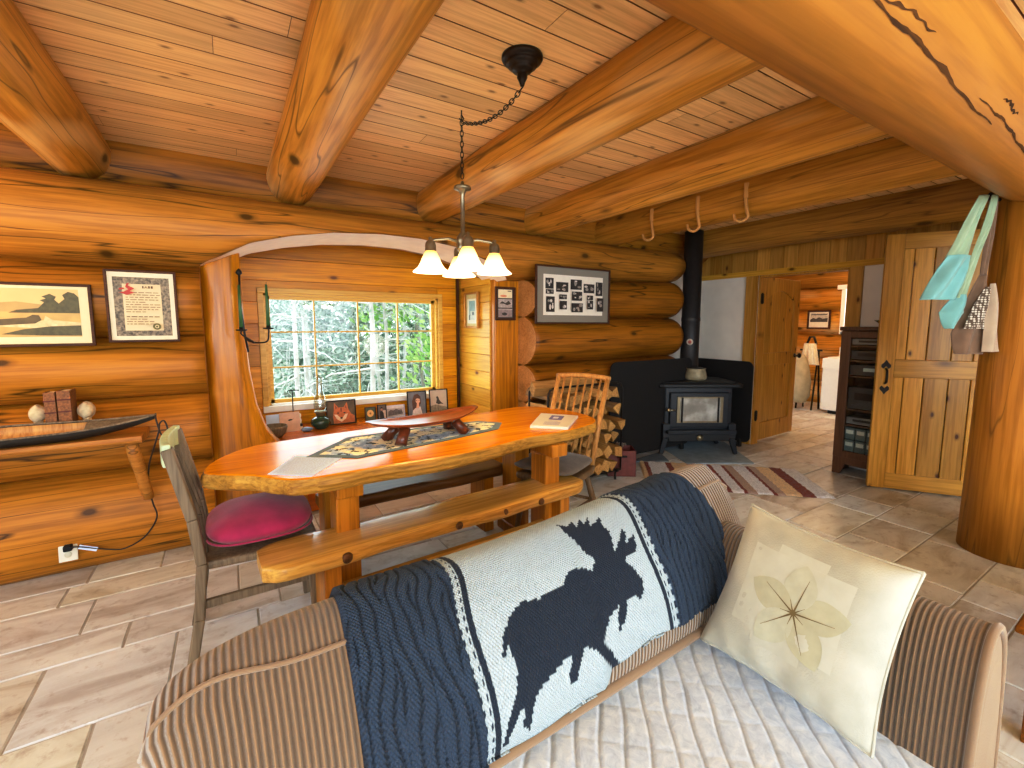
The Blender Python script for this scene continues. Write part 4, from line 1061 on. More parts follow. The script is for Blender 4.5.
ks = g.n('Attribute', attribute_name='ks').outputs['Fac']; kt = g.n('Attribute', attribute_name='kt').outputs['Fac']
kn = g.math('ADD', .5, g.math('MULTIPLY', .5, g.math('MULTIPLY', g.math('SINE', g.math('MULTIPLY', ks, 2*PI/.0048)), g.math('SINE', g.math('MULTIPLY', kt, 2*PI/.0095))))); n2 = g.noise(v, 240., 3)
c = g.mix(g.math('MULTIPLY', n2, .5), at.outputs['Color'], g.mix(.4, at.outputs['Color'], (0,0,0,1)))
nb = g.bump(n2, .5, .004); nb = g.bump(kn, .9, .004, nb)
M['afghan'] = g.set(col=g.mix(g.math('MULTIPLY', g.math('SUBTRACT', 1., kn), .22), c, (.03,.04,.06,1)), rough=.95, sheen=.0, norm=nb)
af = m.build('moose_blanket', M['afghan'], fix=False)
ca = af.data.attributes.new('Col', 'FLOAT_COLOR', 'POINT'); ca.data.foreach_set('color', [x for c in cols for x in c])
set_attr(af, 'ks', [S0+(S1-S0)*(k//(NT2+1))/NS2 for k in range(len(vs))]); set_attr(af, 'kt', [T0+(T1-T0)*(k%(NT2+1))/NT2 for k in range(len(vs))])
sd_ = af.modifiers.new('thick', 'SOLIDIFY'); sd_.thickness = .006; sd_.offset = -1
tag(af, 'navy and white knitted blanket with a dark moose silhouette draped over the sofa back', 'blanket')

# ---- quilted seat cover
m = MB(); cs, sn = math.cos(R_(49)), math.sin(R_(49)); qv = []
NQ = 240
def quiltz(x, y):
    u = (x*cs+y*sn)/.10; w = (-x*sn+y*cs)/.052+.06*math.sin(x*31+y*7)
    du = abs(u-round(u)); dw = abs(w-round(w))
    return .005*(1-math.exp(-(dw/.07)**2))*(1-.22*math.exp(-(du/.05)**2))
def quilt(u, v):
    x = -.14+1.305*u; y = -.5+1.24*v
    z = .455+quiltz(x,y)+.004*math.sin(x*9+y*5)
    return Vector((x,y,z))
m.grid(quilt, 300, 280)
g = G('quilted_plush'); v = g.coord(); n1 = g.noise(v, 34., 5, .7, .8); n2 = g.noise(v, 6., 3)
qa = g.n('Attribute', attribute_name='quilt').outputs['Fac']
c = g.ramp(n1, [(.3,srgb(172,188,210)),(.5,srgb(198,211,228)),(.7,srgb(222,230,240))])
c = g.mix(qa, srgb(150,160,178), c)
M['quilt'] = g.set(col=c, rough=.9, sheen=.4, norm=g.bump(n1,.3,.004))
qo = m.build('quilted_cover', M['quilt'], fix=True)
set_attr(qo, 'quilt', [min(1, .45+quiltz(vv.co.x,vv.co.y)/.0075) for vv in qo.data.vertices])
tag(qo, 'pale blue-grey quilted plush cover spread over the sofa seat', 'sofa cover')

# ---- throw pillow
BL, BR_, TR, TL = Vector((1.045,.695,.50)), Vector((1.03,.305,.50)), Vector((1.155,.285,.855)), Vector((1.205,.665,.855))
PN = (BR_-BL).cross(TL-BL).normalized()
if PN.x > 0: PN = -PN
def pil(u, v):
    # u,v in [0,1] over both sides: v<.5 front, v>.5 back
    top = v <= .5; w = v*2 if top else 2-v*2
    a, b = u*2-1, w*2-1
    pin = lambda q: 1-.07*(1-q*q)
    x = (a*pin(b)+1)/2; y = (b*pin(a)+1)/2
    p = (BL*(1-x)+BR_*x)*(1-y)+(TL*(1-x)+TR*x)*y
    th = .062*((1-a**4)*(1-b**4))**.55
    wr = .006*math.sin(a*9+b*4)*(1-abs(b))*max(0,-b) + .004*math.sin(x*30+y*8)*max(0,.25-y)*4
    return p+PN*((th+wr) if top else (-.5*th))
pt = thing('throw_pillow', 'cream linen pillow with a printed flower, leaning on the sofa arm', 'pillow', tuple((BL+BR_+TR+TL)/4))
m = MB(); m.grid(pil, 60, 120)
g = G('linen_pillow'); v = g.coord(); n1 = g.noise(v, 9., 4); n2 = g.noise(v, 300., 2)
M['linen'] = g.set(col=g.ramp(n1,[(.3,srgb(164,165,152)),(.6,srgb(186,187,174))]), rough=.9, sheen=.2, norm=g.bump(n2,.3,.003))
m.build('pillow_body', M['linen'], pt, world=True)
# printed patch squares and flower, lying on the front face
def P3(a, b, d): return pil((a+1)/2, (b+1)/4)+PN*d
m = MB()
mats = [plain('patch_pale', srgb(186,188,175), .9, var=.05), plain('petal_green', srgb(180,182,164), .9, var=.08), plain('petal_olive', srgb(174,174,152), .9, var=.08), plain('flower_heart', srgb(112,98,62), .9)]  # print colours; the petals alternate between two close tones
def patch(a0, b0, a1, b1, mi, d, N=8, rot=0):
    m.m = mi; m.smooth = True
    vs = [P3(a0+(a1-a0)*i/N, b0+(b1-b0)*j/N, d) for i in range(N+1) for j in range(N+1)]
    m.add(vs, [(i*(N+1)+j,(i+1)*(N+1)+j,(i+1)*(N+1)+j+1,i*(N+1)+j+1) for i in range(N) for j in range(N)])
patch(-.62,-.45,.62,.6,0,.0006); patch(-.3,-.6,.3,.72,0,.0009)
for k in range(5):
    a = R_(20+72*k); m.m = 1 if k % 2 else 2; L = .62
    pts = []
    for i in range(13):
        f = i/12; w = .2*math.sin(PI*f)**.8
        pts.append((f, w))
    up = [P3(.1+math.cos(a)*L*f-math.sin(a)*w, -.02+(math.sin(a)*L*f+math.cos(a)*w), .0014+.0002*k) for f, w in pts]
    dn = [P3(.1+math.cos(a)*L*f+math.sin(a)*w, -.02+(math.sin(a)*L*f-math.cos(a)*w), .0014+.0002*k) for f, w in pts]
    for i in range(12): m.add([up[i],up[i+1],dn[i+1],dn[i]],[(0,1,2,3)])
m.m = 3
for k in range(10):
    a = R_(36*k+10); L = .16 if k % 2 else .46
    for i in range(6):
        f0, f1 = i/6, (i+1)/6; w0, w1 = .011*(1-f0)**2+.002, .011*(1-f1)**2+.002
        q = lambda f, w: P3(.1+math.cos(a)*L*f-math.sin(a)*w, -.02+math.sin(a)*L*f+math.cos(a)*w, .0028)
        m.add([q(f0,w0),q(f1,w1),q(f1,-w1),q(f0,-w0)],[(0,1,2,3)])
m.build('printed_flower', mats, pt, world=True)
m = MB(); m.tube([pil(u/40,.0)+PN*.0 for u in range(41)]+[pil(1,v/80) for v in range(41)]+[pil(1-u/40,.5) for u in range(41)]+[pil(0,.5-v/80) for v in range(41)], .0035, 6, closed=True)
m.build('seam', M['linen'], pt, world=True)

# ---- coffee table whose corner enters at the right edge
ct = thing('coffee_table', 'low wooden table of which only a corner shows at the right edge', 'table', (2.6,-.1,0))
m = MB(); m.box((2.07,-.55,.375),(3.2,.285,.40)); m.build('tabletop', M['sofawood'], ct, bevel=.006, world=True)
m = MB(); m.box((2.13,-.5,.4),(3.14,.23,.404)); m.build('inlay', M['pine'], ct, world=True)
for x, y in ((2.14,.22),(3.12,.22),(2.14,-.48),(3.12,-.48)):
    m = MB(); m.box((x-.03,y-.03,0),(x+.03,y+.03,.375)); m.build('leg', M['sofawood'], ct, bevel=.004, world=True)
# ================================================================== LAMP
LX, LY = .992, 2.03
la = thing('chandelier', 'four-arm pewter ceiling lamp with bell glass shades hanging on a swagged chain', 'lamp', (LX,LY,1.6))
def wpart(m, name, mat, par=None, **k): return m.build(name, mat, par or la, world=True, **k)
CXc, CYc = 1.0, 1.52
m = MB(); m.lathe([(.078,CEIL),(.079,CEIL-.008),(.074,CEIL-.016),(.062,CEIL-.018),(.062,CEIL-.024),(.056,CEIL-.034),(.044,CEIL-.037),(.044,CEIL-.043),(.036,CEIL-.052),(.022,CEIL-.055),(.018,CEIL-.062),(.02,CEIL-.075),(.012,CEIL-.09),(.007,CEIL-.105),(0,CEIL-.107)],(CXc,CYc,0),28); wpart(m,'canopy',M['bronze'])
def chain(pts, par, name='chain'):
    m = MB(); pts = [Vector(p) for p in pts]; dense = []
    for a, b in zip(pts, pts[1:]):
        k = max(1, int((b-a).length/.004)); dense += [a.lerp(b, i/k) for i in range(k)]
    dense.append(pts[-1]); acc = 0; last = dense[0]; k = 0; L = .021
    for p in dense[1:]:
        if (p-last).length >= L:
            d = (p-last).normalized(); s = d.orthogonal().normalized(); s = Matrix.Rotation(PI/2*(k%2), 3, d) @ s; c = (p+last)/2; k += 1
            m.tube([c+d*(.0155*math.cos(2*PI*i/10))+s*(.008*math.sin(2*PI*i/10)) for i in range(10)], .0022, 5, closed=True); last = p
    return wpart(m, name, M['bronze'], par)
sw = []
for i in range(31):
    u = i/30; p = Vector((CXc,CYc,CEIL-.11)).lerp(Vector((LX,LY,CEIL-.055)), u); p.z -= .17*u*(1-u)*(1.1-.3*u)*1.3; sw.append(p)
chain(sw, la)
chain([(LX,LY,CEIL-.02),(LX,LY,2.03)], la)
m = MB(); m.tube([(LX,LY,CEIL+.01),(LX,LY,CEIL-.02),(LX+.012,LY,CEIL-.035),(LX,LY,CEIL-.05),(LX-.012,LY,CEIL-.038)], .003, 6); wpart(m,'ceiling_hook',M['iron'])
m = MB(); m.lathe([(0,2.04),(.008,2.035),(.01,2.02),(.04,2.012),(.042,2.0),(.02,1.992),(.013,1.98),(.010,1.97),(.0105,1.80),(.018,1.79),(.03,1.775),(.034,1.755),(.026,1.735),(.034,1.72),(.02,1.705),(.008,1.69),(0,1.683)],(LX,LY,0),20); wpart(m,'stem',M['pewter'])
a0 = math.atan2(-LY,-LX)+.14
lamp_pts = []
for k in range(4):
    a = a0+k*PI/2; d = Vector((math.cos(a),math.sin(a),0)); R = .156
    m = MB(); m.tube([Vector((LX,LY,1.752))+d*.02, Vector((LX,LY,1.765))+d*.07, Vector((LX,LY,1.757))+d*.13, Vector((LX,LY,1.748))+d*R], .0075, 10); m.lathe([(0,1.772),(.01,1.765),(.008,1.755),(.022,1.745),(.026,1.73),(.026,1.70),(.03,1.695),(.03,1.685)],(LX+d.x*R,LY+d.y*R,0),18); ar_ = wpart(m,'lamp_arm',M['pewter'])
    m = MB(); m.lathe([(.026,1.702),(.032,1.69),(.042,1.67),(.052,1.645),(.064,1.625),(.08,1.612),(.087,1.605),(.085,1.602),(.06,1.622),(.046,1.65),(.03,1.685)],(LX+d.x*R,LY+d.y*R,0),28); sh_ = wpart(m,'lamp_shade',M['shade'])
    m = MB(); m.lathe([(0,1.69),(.012,1.68),(.014,1.665),(.022,1.645),(.022,1.632),(.012,1.618),(0,1.614)],(LX+d.x*R,LY+d.y*R,0),14); wpart(m,'bulb',M['bulb'],sh_)
    lamp_pts.append((LX+d.x*R,LY+d.y*R,1.585))

# ================================================================== PICTURES
def frame(name, label, cat, c, W, Hh, bar, depth, mframe, rot=(0,0,0), group=None, glassy=False, art=None, back=None):
    """upright frame: local x right, z up, faces local -y; c = centre of its back."""
    t = thing(name, label, cat, c, rot, group)
    m = MB(); w, h = W/2, Hh/2
    # mitred bars
    O = [(-w,-h),(w,-h),(w,h),(-w,h)]; I = [(-w+bar,-h+bar),(w-bar,-h+bar),(w-bar,h-bar),(-w+bar,h-bar)]
    for i in range(4):
        j = (i+1) % 4; q = [O[i],O[j],I[j],I[i]]
        m.add([(x,0,z) for x,z in q]+[(x,-depth,z) for x,z in q], [(0,1,2,3),(7,6,5,4),(0,4,5,1),(1,5,6,2),(2,6,7,3),(3,7,4,0)])
    m.build('frame_border', mframe, t, bevel=min(.003,bar*.2))
    if art:
        mats, layers = art; m = MB(); iw, ih = W-2*bar, Hh-2*bar
        for k, (mi, P) in enumerate(layers):
            m.m = mi; m.poly([((x-.5)*iw, -depth*.35-.00035*k, (z-.5)*ih) for x, z in P])
        m.build('picture', mats, t, fix=False)
    return t
rect = lambda a,b,c,d: [(a,b),(c,b),(c,d),(a,d)]
def ell(cx, cy, rx, ry, n=20, a0=0, a1=360): return [(cx+rx*math.cos(R_(a0+(a1-a0)*i/n)), cy+ry*math.sin(R_(a0+(a1-a0)*i/n))) for i in range(n)]
def pm_(name, c, var=.12, sc=40.): return plain(name, srgb(*c), .55, var=var, scale=sc)
# canoe picture (cut by the left edge of the view)
mats = [pm_('print_paper',(226,206,160),.03), pm_('print_sky',(214,180,122),.06,8), pm_('print_hills',(182,146,92),.08,12), pm_('print_water',(196,158,96),.12,14), pm_('print_trees',(86,80,48),.25,60), pm_('print_canoe',(96,80,46),.2,30), pm_('print_shirt',(232,214,176),.05), pm_('print_dark',(70,52,32),.1), pm_('print_foam',(214,190,140),.2,50)]
x0, x1, z0, z1 = .045, .955, .12, .95
fx = lambda P: [(x0+(x1-x0)*a, z0+(z1-z0)*b) for a, b in P]
lay = [(0,rect(0,0,1,1)),(1,fx(rect(0,.5,1,1))),(2,fx([(0,.5),(0,.66),(.12,.72),(.25,.65),(.4,.74),(.55,.68),(.7,.73),(.85,.66),(1,.62),(1,.5)])),(3,fx(rect(0,0,1,.52))),
  (4,fx([(.66,.50),(.7,.56),(.8,.60),(.83,.72),(.81,.76),(.84,.80),(.82,.84),(.86,.90),(.89,.84),(.88,.78),(.9,.7),(.93,.80),(.92,.88),(.95,.95),(.98,.92),(1,.84),(1,.5)])),
  (8,fx([(.55,.28),(.7,.26),(.84,.36),(1,.30),(1,.22),(.8,.18),(.6,.22)])),(4,fx([(.62,.06),(.72,.16),(.85,.22),(1,.24),(1,.02),(.8,.03)])),
  (5,fx([(.0,.24),(.0,.37),(.3,.35),(.6,.36),(.74,.40),(.77,.46),(.8,.45),(.81,.35),(.78,.28),(.6,.235),(.3,.22)])),
  (6,fx([(.355,.38),(.36,.48),(.37,.56),(.39,.55),(.41,.47),(.42,.39)])),(7,fx(ell(.378,.60,.014,.034))),(7,fx([(.36,.35),(.365,.40),(.41,.40),(.41,.35)])),
  (8,fx([(.82,.34),(.83,.44),(.86,.36),(.92,.3),(1,.27),(1,.24),(.88,.27)])),(7,fx([(.12,-.08),(.4,-.08),(.4,-.075),(.12,-.075)]))]
frame('framed_picture', 'framed sepia picture of a canoe on water, at the left edge on the log wall', 'picture', (-1.02,3.165,1.40), .86, .315, .014, .016, M['dark'], (0,0,0), art=(mats,lay))
# certificate
mats = [pm_('cert_paper',(232,214,178),.03), pm_('cert_border',(126,112,90),.75,85.), pm_('cert_inner',(222,198,156),.03), pm_('cert_ink',(150,122,90),.1), pm_('cert_red',(178,52,38),.1), pm_('cert_seal',(104,96,40),.25,80), pm_('cert_dark',(96,72,48),.1)]
lay = [(0,rect(0,0,1,1)),(1,rect(.075,.06,.925,.93)),(2,rect(.21,.14,.79,.83))]
rs = random.Random(5)
for i in range(14):
    z = .70-.036*i
    if i in (9,): continue
    x = .25
    xe = .75 if i not in (4,8,11) else .55
    if i > 11: xe = .6
    while x < xe:
        w = rs.uniform(.03,.1); lay.append((6 if i == 9 or i == 10 else 3, rect(x,z,min(x+w,.77),z+.012))); x += w+.02
lay += [(4,[(.17,.70),(.28,.665),(.40,.70),(.33,.72),(.40,.76),(.31,.80),(.33,.84),(.29,.83),(.27,.78),(.31,.745),(.24,.71)]),(4,[(.17,.735),(.26,.75),(.24,.77),(.18,.76)]),
        (6,rect(.52,.765,.54,.80)),(6,[(.55,.765),(.575,.80),(.60,.765),(.59,.765),(.575,.785),(.56,.765)]),(6,rect(.61,.765,.635,.80)),(6,rect(.65,.765,.68,.80)),(5,ell(.70,.20,.065,.05)),(2,ell(.70,.20,.03,.024)),(5,ell(.70,.20,.02,.016))]
ct_ = frame('framed_certificate', 'framed certificate with a dark ornate border and red emblem beside the post', 'certificate', (-.385,3.165,1.45), .305, .385, .012, .018, M['dark'], (0,0,0), art=(mats,lay))
# collage
mats = [pm_('mat_grey',(134,128,116),.04,120.), pm_('mat_white',(228,220,206),.03), pm_('photo_dark',(44,40,38),.5,60.), pm_('photo_grey',(150,142,134),.4,80.), pm_('photo_light',(206,198,190),.2,80.)]
lay = [(0,rect(0,0,1,1)),(1,rect(.085,.13,.915,.87))]
Z = lambda x, y: ((x-60)/(850-60), 1-(y-90)/(700-90))
rs = random.Random(9)
for (a,b,c,d) in [(148,210,232,328),(150,335,232,385),(255,250,385,358),(408,212,532,325),(552,255,675,358),(692,228,770,385),(148,415,235,585),(282,388,362,440),(286,460,362,555),(415,350,527,452),(410,482,535,585),(580,388,650,440),(582,446,650,548),(694,415,768,572)]:
    p, q = Z(a,d), Z(c,b); lay.append((2,rect(p[0],p[1],q[0],q[1])))
    for k in range(5):
        u, w = rs.uniform(.05,.7), rs.uniform(.05,.7); su, sw_ = rs.uniform(.12,.3), rs.uniform(.1,.28)
        W_, H_ = q[0]-p[0], q[1]-p[1]
        lay.append((rs.choice((3,3,4)), [(p[0]+W_*min(.98,max(.02,xx)), p[1]+H_*min(.98,max(.02,zz))) for xx, zz in ell(u+.15,w+.15,su*.6,sw_*.7,9)]))
frame('framed_collage', 'wide framed collage of black-and-white photographs in a grey mat on the log wall', 'picture', (2.585,3.10,1.605), .835, .49, .014, .022, M['dark'], (0,0,.0), art=(mats,lay))
# triptych on the post
mats = [pm_('mount_brown',(62,48,38),.1), pm_('photo_warm',(232,214,178),.1,30), pm_('photo_fog',(176,164,158),.25,50), pm_('photo_mauve',(150,134,132),.2,60), pm_('photo_black',(60,54,50),.4,60), pm_('photo_orange',(214,140,100),.2,40)]
lay = [(0,rect(0,0,1,1))]
for i, (mi) in enumerate((1,2,3)):
    z = .69-.325*i; lay.append((mi,rect(.08,z,.92,z+.29)))
lay += [(5,ell(.4,.76,.2,.04)),(4,ell(.75,.93,.12,.015)),(4,[(.15,.5),(.3,.58),(.5,.52),(.7,.6),(.85,.5),(.6,.45),(.4,.5)]),(4,ell(.45,.15,.16,.05)),(2,rect(.08,.29,.92,.33))]
frame('framed_triptych', 'narrow dark frame with three small stacked photographs on the right bay post', 'picture', (2.06,3.40,1.535), .205, .29, .018, .02, M['dark'], (0,0,0), art=(mats,lay))
# picture on the bay side wall (faces -X)
mats = [pm_('gilt_mat',(206,190,130),.06), pm_('pale_mat',(226,226,206),.03), pm_('aqua',(140,176,176),.15,30), pm_('aqua_light',(200,214,200),.15,50), pm_('aqua_dark',(84,110,110),.2,50)]
lay = [(0,rect(0,0,1,1)),(1,rect(.1,.09,.9,.86)),(2,rect(.24,.2,.76,.8)),(3,rect(.36,.2,.76,.48)),(4,rect(.24,.2,.34,.36)),(4,ell(.6,.4,.08,.06))]
frame('framed_picture', 'small gilt-framed picture in pale aqua on the side wall of the window bay', 'picture', (1.938,3.77,1.485), .27, .33, .018, .03, M['gold'], (0,0,-PI/2), art=(mats,lay))

# ================================================================== LOG SHELF, LEFT
ls = thing('log_shelf', 'half-log shelf carried on peeled pole braces along the left wall', 'shelf', (-1.5,3.05,.55))
m = MB()
def hl(u, v):
    x = -2.9+(2.9-.405)*u
    pts = [(2.93,.82),(2.935,.70),(2.97,.62),(3.05,.575),(3.14,.60),(3.18,.7),(3.19,.82)]
    pts = [(2.91,.787),(2.905,.765),(2.92,.752),(3.0,.745),(3.1,.745),(3.2,.75),(3.21,.787)]
    k = v*(len(pts)-1); j = min(int(k), len(pts)-2); f = k-j
    y = pts[j][0]+(pts[j+1][0]-pts[j][0])*f; z = pts[j][1]+(pts[j+1][1]-pts[j][1])*f
    return Vector((x, y+.006*math.sin(x*5), z))
m.grid(hl, 50, 18); m.smooth = False
for i in range(50):
    pass
m.add([hl(0,0),hl(1,0),hl(1,1),hl(0,1)],[(0,1,2,3)]); m.add([hl(1,j/18) for j in range(19)],[tuple(range(19))])
m.build('shelf_board', M['shelf'], ls, world=True)
for x in (-.47,-2.3):
    m = MB(); m.tube([(x+.01,2.98,.755),(x+.02,3.0,.66),(x+.03,3.04,.57),(x+.04,3.09,.46),(x+.045,3.12,.40)], [.028,.029,.027,.027,.025], 12, wob=.03); m.build('brace', M['grey2'] if 'grey2' in M else M['shelf'], ls, world=True)
# canoe
cn = thing('model_canoe', 'long slender model canoe with a dark hull and tan inside on the log shelf', 'model canoe', (-1.25,3.0,.83))
XE, XB = -.345, -2.2
def hull(off, zt):
    def f(u, v):
        x = XB+(XE-XB)*u; e = abs(2*u-1); b = .07*(1-e**3.4); sh = .03*max(0,(e-.6)/.4)**2
        a = -PI/2+PI*v   # section
        y = math.sin(a)*(b-off if b > off else b*.2); k = math.cos(a)
        z = .075+sh-(.07-off)*k*(1-.75*e**5)
        zz = min(z, zt+sh)
        q = .32; zz -= .02
        return Vector((x, 2.98+y*math.cos(q)+zz*math.sin(q)*-.6, .80+zz*math.cos(q)+y*math.sin(q)))
    return f
m = MB(); m.grid(hull(0,.075), 80, 20); m.build('hull', plain('dark_hull', srgb(34,30,25), .5, var=.3, scale=12.), cn, world=True, fix=False)
m = MB(); m.grid(hull(.008,.074), 80, 20, flip=True); m.build('inside', M['tan'], cn, world=True, fix=False)
m = MB()
for s in (0,1): m.tube([hull(0,.075)(i/80, s)+Vector((0,0,.002)) for i in range(81)], .005, 6)
m.build('gunwale', M['gunw'] if 'gunw' in M else M['grey'], cn, world=True)
m = MB(); 
def deck(u, v):
    uu = .85+.15*u; a = hull(0,.075)(uu,0); b = hull(0,.075)(uu,1); p = a.lerp(b,v); p.z += .004*math.sin(PI*v); return p
m.grid(deck, 16, 6); m.build('deck', cn.children[0].data.materials[0], cn, world=True, fix=False)
for u in (.35,.62):
    m = MB(); m.bar(hull(.0,.075)(u,0)-Vector((0,0,.01)), hull(.0,.075)(u,1)-Vector((0,0,.01)), .012, .006); m.build('thwart', M['tan'], cn, world=True)
# two old books between stone bookends
M['oldbook'] = plain('old_brown_binding', srgb(132,84,44), .7, var=.4, scale=120.); M['oldred'] = plain('dark_red_binding', srgb(92,34,24), .7, var=.3, scale=100.)
SHZ = .787
def bookup(x, w, h, d, label, mt, y=3.112):
    t = thing('old_book', label, 'book', (x,y,SHZ)); m = MB(); m.box((-w/2,-d/2,0),(-w/2+.004,d/2,h)); m.box((w/2-.004,-d/2,0),(w/2,d/2,h)); m.box((-w/2,-d/2-.004,0),(w/2,-d/2,h)); m.build('cover', mt, t, bevel=.002)
    m = MB(); m.box((-w/2+.004,-d/2,.004),(w/2-.004,d/2-.005,h-.005)); m.build('pages', M['cream'], t)
    m = MB(); 
    for z in (.3,.55,.8): m.box((-w/2-.001,-d/2-.006,h*z),(w/2+.001,-d/2-.003,h*z+.006))
    m.build('spine_band', M['oldred'], t)
bookup(-.765,.042,.233,.095,'left one of two old brown books standing on the log shelf', M['oldbook'])
bookup(-.713,.05,.238,.1,'right one of two old brown books on the log shelf, thicker', M['oldbook'])
def stone(x, label, seed):
    t = thing('stone_bookend', label, 'bookend', (x,3.115,SHZ)); rs = random.Random(seed)
    ph = [rs.random()*6 for _ in range(4)]
    m = MB(); m.tube([(0,0,0),(0,0,.05),(0,0,.09)], [.025,.02,.016], 10); m.build('base', M['stone'], t)
    m = MB(); m.grid(lambda u, v: Vector((math.sin(PI*v)*math.cos(2*PI*u)*.036*(1+.1*math.sin(3*2*PI*u+ph[0])), math.sin(PI*v)*math.sin(2*PI*u)*.034, .125+math.cos(PI*v)*.042*(1+.12*math.sin(2*PI*u*2+ph[1])))), 20, 12, cu=True); m.build('boulder', M['stone'], t)
stone(-.825, 'pale round stone bookend left of the old books', 1); stone(-.645, 'pale round stone bookend right of the old books', 2)
t = thing('small_block', 'small white block leaning on the front of the right old book', 'block', (-.69,3.045,SHZ+.0)); m = MB(); m.box((-.013,-.012,0),(.013,.012,.075)); m.build('block', M['applw'], t, bevel=.003)
# outlet and cord
ot = thing('wall_outlet', 'ivory electrical outlet plate low on the bottom log', 'outlet', (-.785,3.185,.16), (R_(-8),0,0))
m = MB(); m.box((-.038,-.006,-.058),(.038,0,.058)); m.build('plate', M['plastic'], ot, bevel=.003)
for z in (.022,-.022):
    m = MB(); m.lathe([(0,.0085),(.014,.008),(.016,.006)], (0,0,z), 16, Matrix.Rotation(PI/2,3,'X')); m.build('socket', plain('socket_ivory', srgb(206,200,178), .4, var=.02) if z > 0 else ot.children[-1].data.materials[0], ot)
cd_ = thing('power_cord', 'thin dark cord hanging from the log shelf down to the outlet', 'cord', (-.78,3.15,.16))
m = MB(); P = [(-.78,3.175,.18),(-.76,3.15,.185),(-.72,3.15,.175),(-.62,3.16,.13),(-.55,3.155,.12),(-.46,3.14,.17),(-.40,3.13,.27),(-.41,3.12,.36),(-.42,3.10,.46),(-.40,3.02,.60),(-.36,2.93,.72),(-.335,2.91,.80),(-.33,2.93,.84),(-.31,2.93,.85),(-.30,2.93,.80),(-.325,2.92,.78),(-.345,2.94,.86),(-.35,2.98,.885)]
def cr(P, k=6): 
    out = []
    for i in range(len(P)-1):
        p0,p1,p2,p3 = (Vector(P[max(i-1,0)]),Vector(P[i]),Vector(P[i+1]),Vector(P[min(i+2,len(P)-1)]))
        for j in range(k): u = j/k; out.append(.5*(2*p1+(p2-p0)*u+(2*p0-5*p1+4*p2-p3)*u*u+(3*p1-p0-3*p2+p3)*u**3))
    out.append(Vector(P[-1])); return out
m.tube(cr(P), .004, 8); m.build('wire', M['cord'], cd_, world=True)
m = MB(); m.box((-.797,3.145,.165),(-.763,3.183,.195)); m.build('plug', M['blackm'], cd_, world=True, bevel=.005)
m = MB(); m.bar((-.735,3.15,.18),(-.665,3.155,.145),.004,.022); m.build('tag', M['paper'], cd_, world=True)

# candle sconce on the left post
cs_ = thing('candle_sconce', 'wrought-iron two-arm candle sconce on the left bay post', 'sconce', (.07,3.30,1.3))
m = MB(); m.tube([(.075,3.31,1.66),(.07,3.30,1.5),(.085,3.29,1.3),(.10,3.30,1.18)], .006, 8); m.lathe([(0,1.70),(.014,1.685),(.018,1.67),(0,1.65)],(.075,3.31,0),10); m.build('back_bar', M['iron'], cs_, world=True)
for cx, cz in ((.065,1.325),(.205,1.335)):
    m = MB(); m.tube(cr([(.085,3.29,1.27),(.12,3.2,1.245),((cx+.1)/2+.04,3.1,1.25),(cx,3.08,cz-.03),(cx,3.08,cz-.01)]), .0045, 8); m.build('arm', M['iron'], cs_, world=True)
    m = MB(); m.lathe([(0,cz-.012),(.028,cz-.008),(.03,cz),(.012,cz-.002),(.011,cz+.012),(0,cz+.012)],(cx,3.08,0),18); m.build('drip_pan', M['iron'], cs_.children[-1], world=True)
    t = thing('candle', 'green taper candle, the one nearer the log post' if cx < .1 else 'green taper candle, the one in front of the window glass', 'candle', (cx,3.08,cz+.0))
    m = MB(); m.tube([(0,0,.0),(0,0,.13),(0,0,.255)], [.0105,.009,.006], 12); m.build('wax', M['green'], t)
    m = MB(); m.tube([(0,0,.255),(.002,0,.27)], .0012, 5); m.build('wick', M['blackm'], t)

# ================================================================== ON THE WINDOW LEDGE (top at .53)
WZ = .53
t = thing('wooden_bowl', 'dark wooden bowl on the left end of the window ledge', 'bowl', (.245,3.66,WZ)); m = MB(); m.lathe([(0,0),(.045,0),(.075,.03),(.088,.075),(.086,.088),(.08,.088),(.068,.035),(0,.012)],n=30); m.build('bowl_body', M['darkbowl'] if 'darkbowl' in M else M['grey'], t)
t = thing('greeting_card', 'small white card standing behind the wooden bowl', 'card', (.265,3.82,WZ), .1); m = MB(); m.prism([(-.06,0),(.06,0),(.06,.14),(-.06,.14)], -.001, .001, Matrix.Rotation(PI/2-.12,4,'X')); m.build('card_front', M['paper'], t)
t = thing('greeting_card', 'pinkish card with a small dark drawing beside the wooden bowl', 'card', (.365,3.80,WZ), .12); m = MB(); m.prism([(-.072,0),(.072,0),(.072,.15),(-.072,.15)], -.001, .001, Matrix.Rotation(PI/2-.12,4,'X')); m.build('card_front', plain('pink_card', srgb(222,186,160), .7, var=.08), t)
m = MB(); m.prism([(-.015,.09),(.0,.098),(.02,.094),(.03,.1),(.012,.086),(-.005,.084)], .0012, .002, Matrix.Rotation(PI/2-.12,4,'X')); m.build('drawing', M['blackink'], t)
t = thing('iron_stand', 'thin black iron stand with a little cross bar on the window ledge', 'ornament', (.40,3.90,WZ)); m = MB(); m.lathe([(0,0),(.03,0),(.03,.004),(.006,.008)],n=16); m.tube([(0,0,.005),(0,0,.31)], .004, 8); m.tube([(-.035,0,.295),(-.028,0,.31),(.05,0,.305)], .0045, 8); m.build('stand', M['iron'], t)
t = thing('figurine', 'tiny pale figurine beside the pink card', 'figurine', (.435,3.84,WZ)); m = MB(); m.lathe([(0,0),(.02,0),(.022,.02),(.012,.05),(.016,.075),(.009,.095),(.014,.11),(.012,.125),(0,.132)],n=16); m.build('figure', M['cream'], t)
m = MB(); m.lathe([(.0225,.03),(.023,.045),(.016,.05)],n=16); m.build('sash_band', M['blackm'], t)
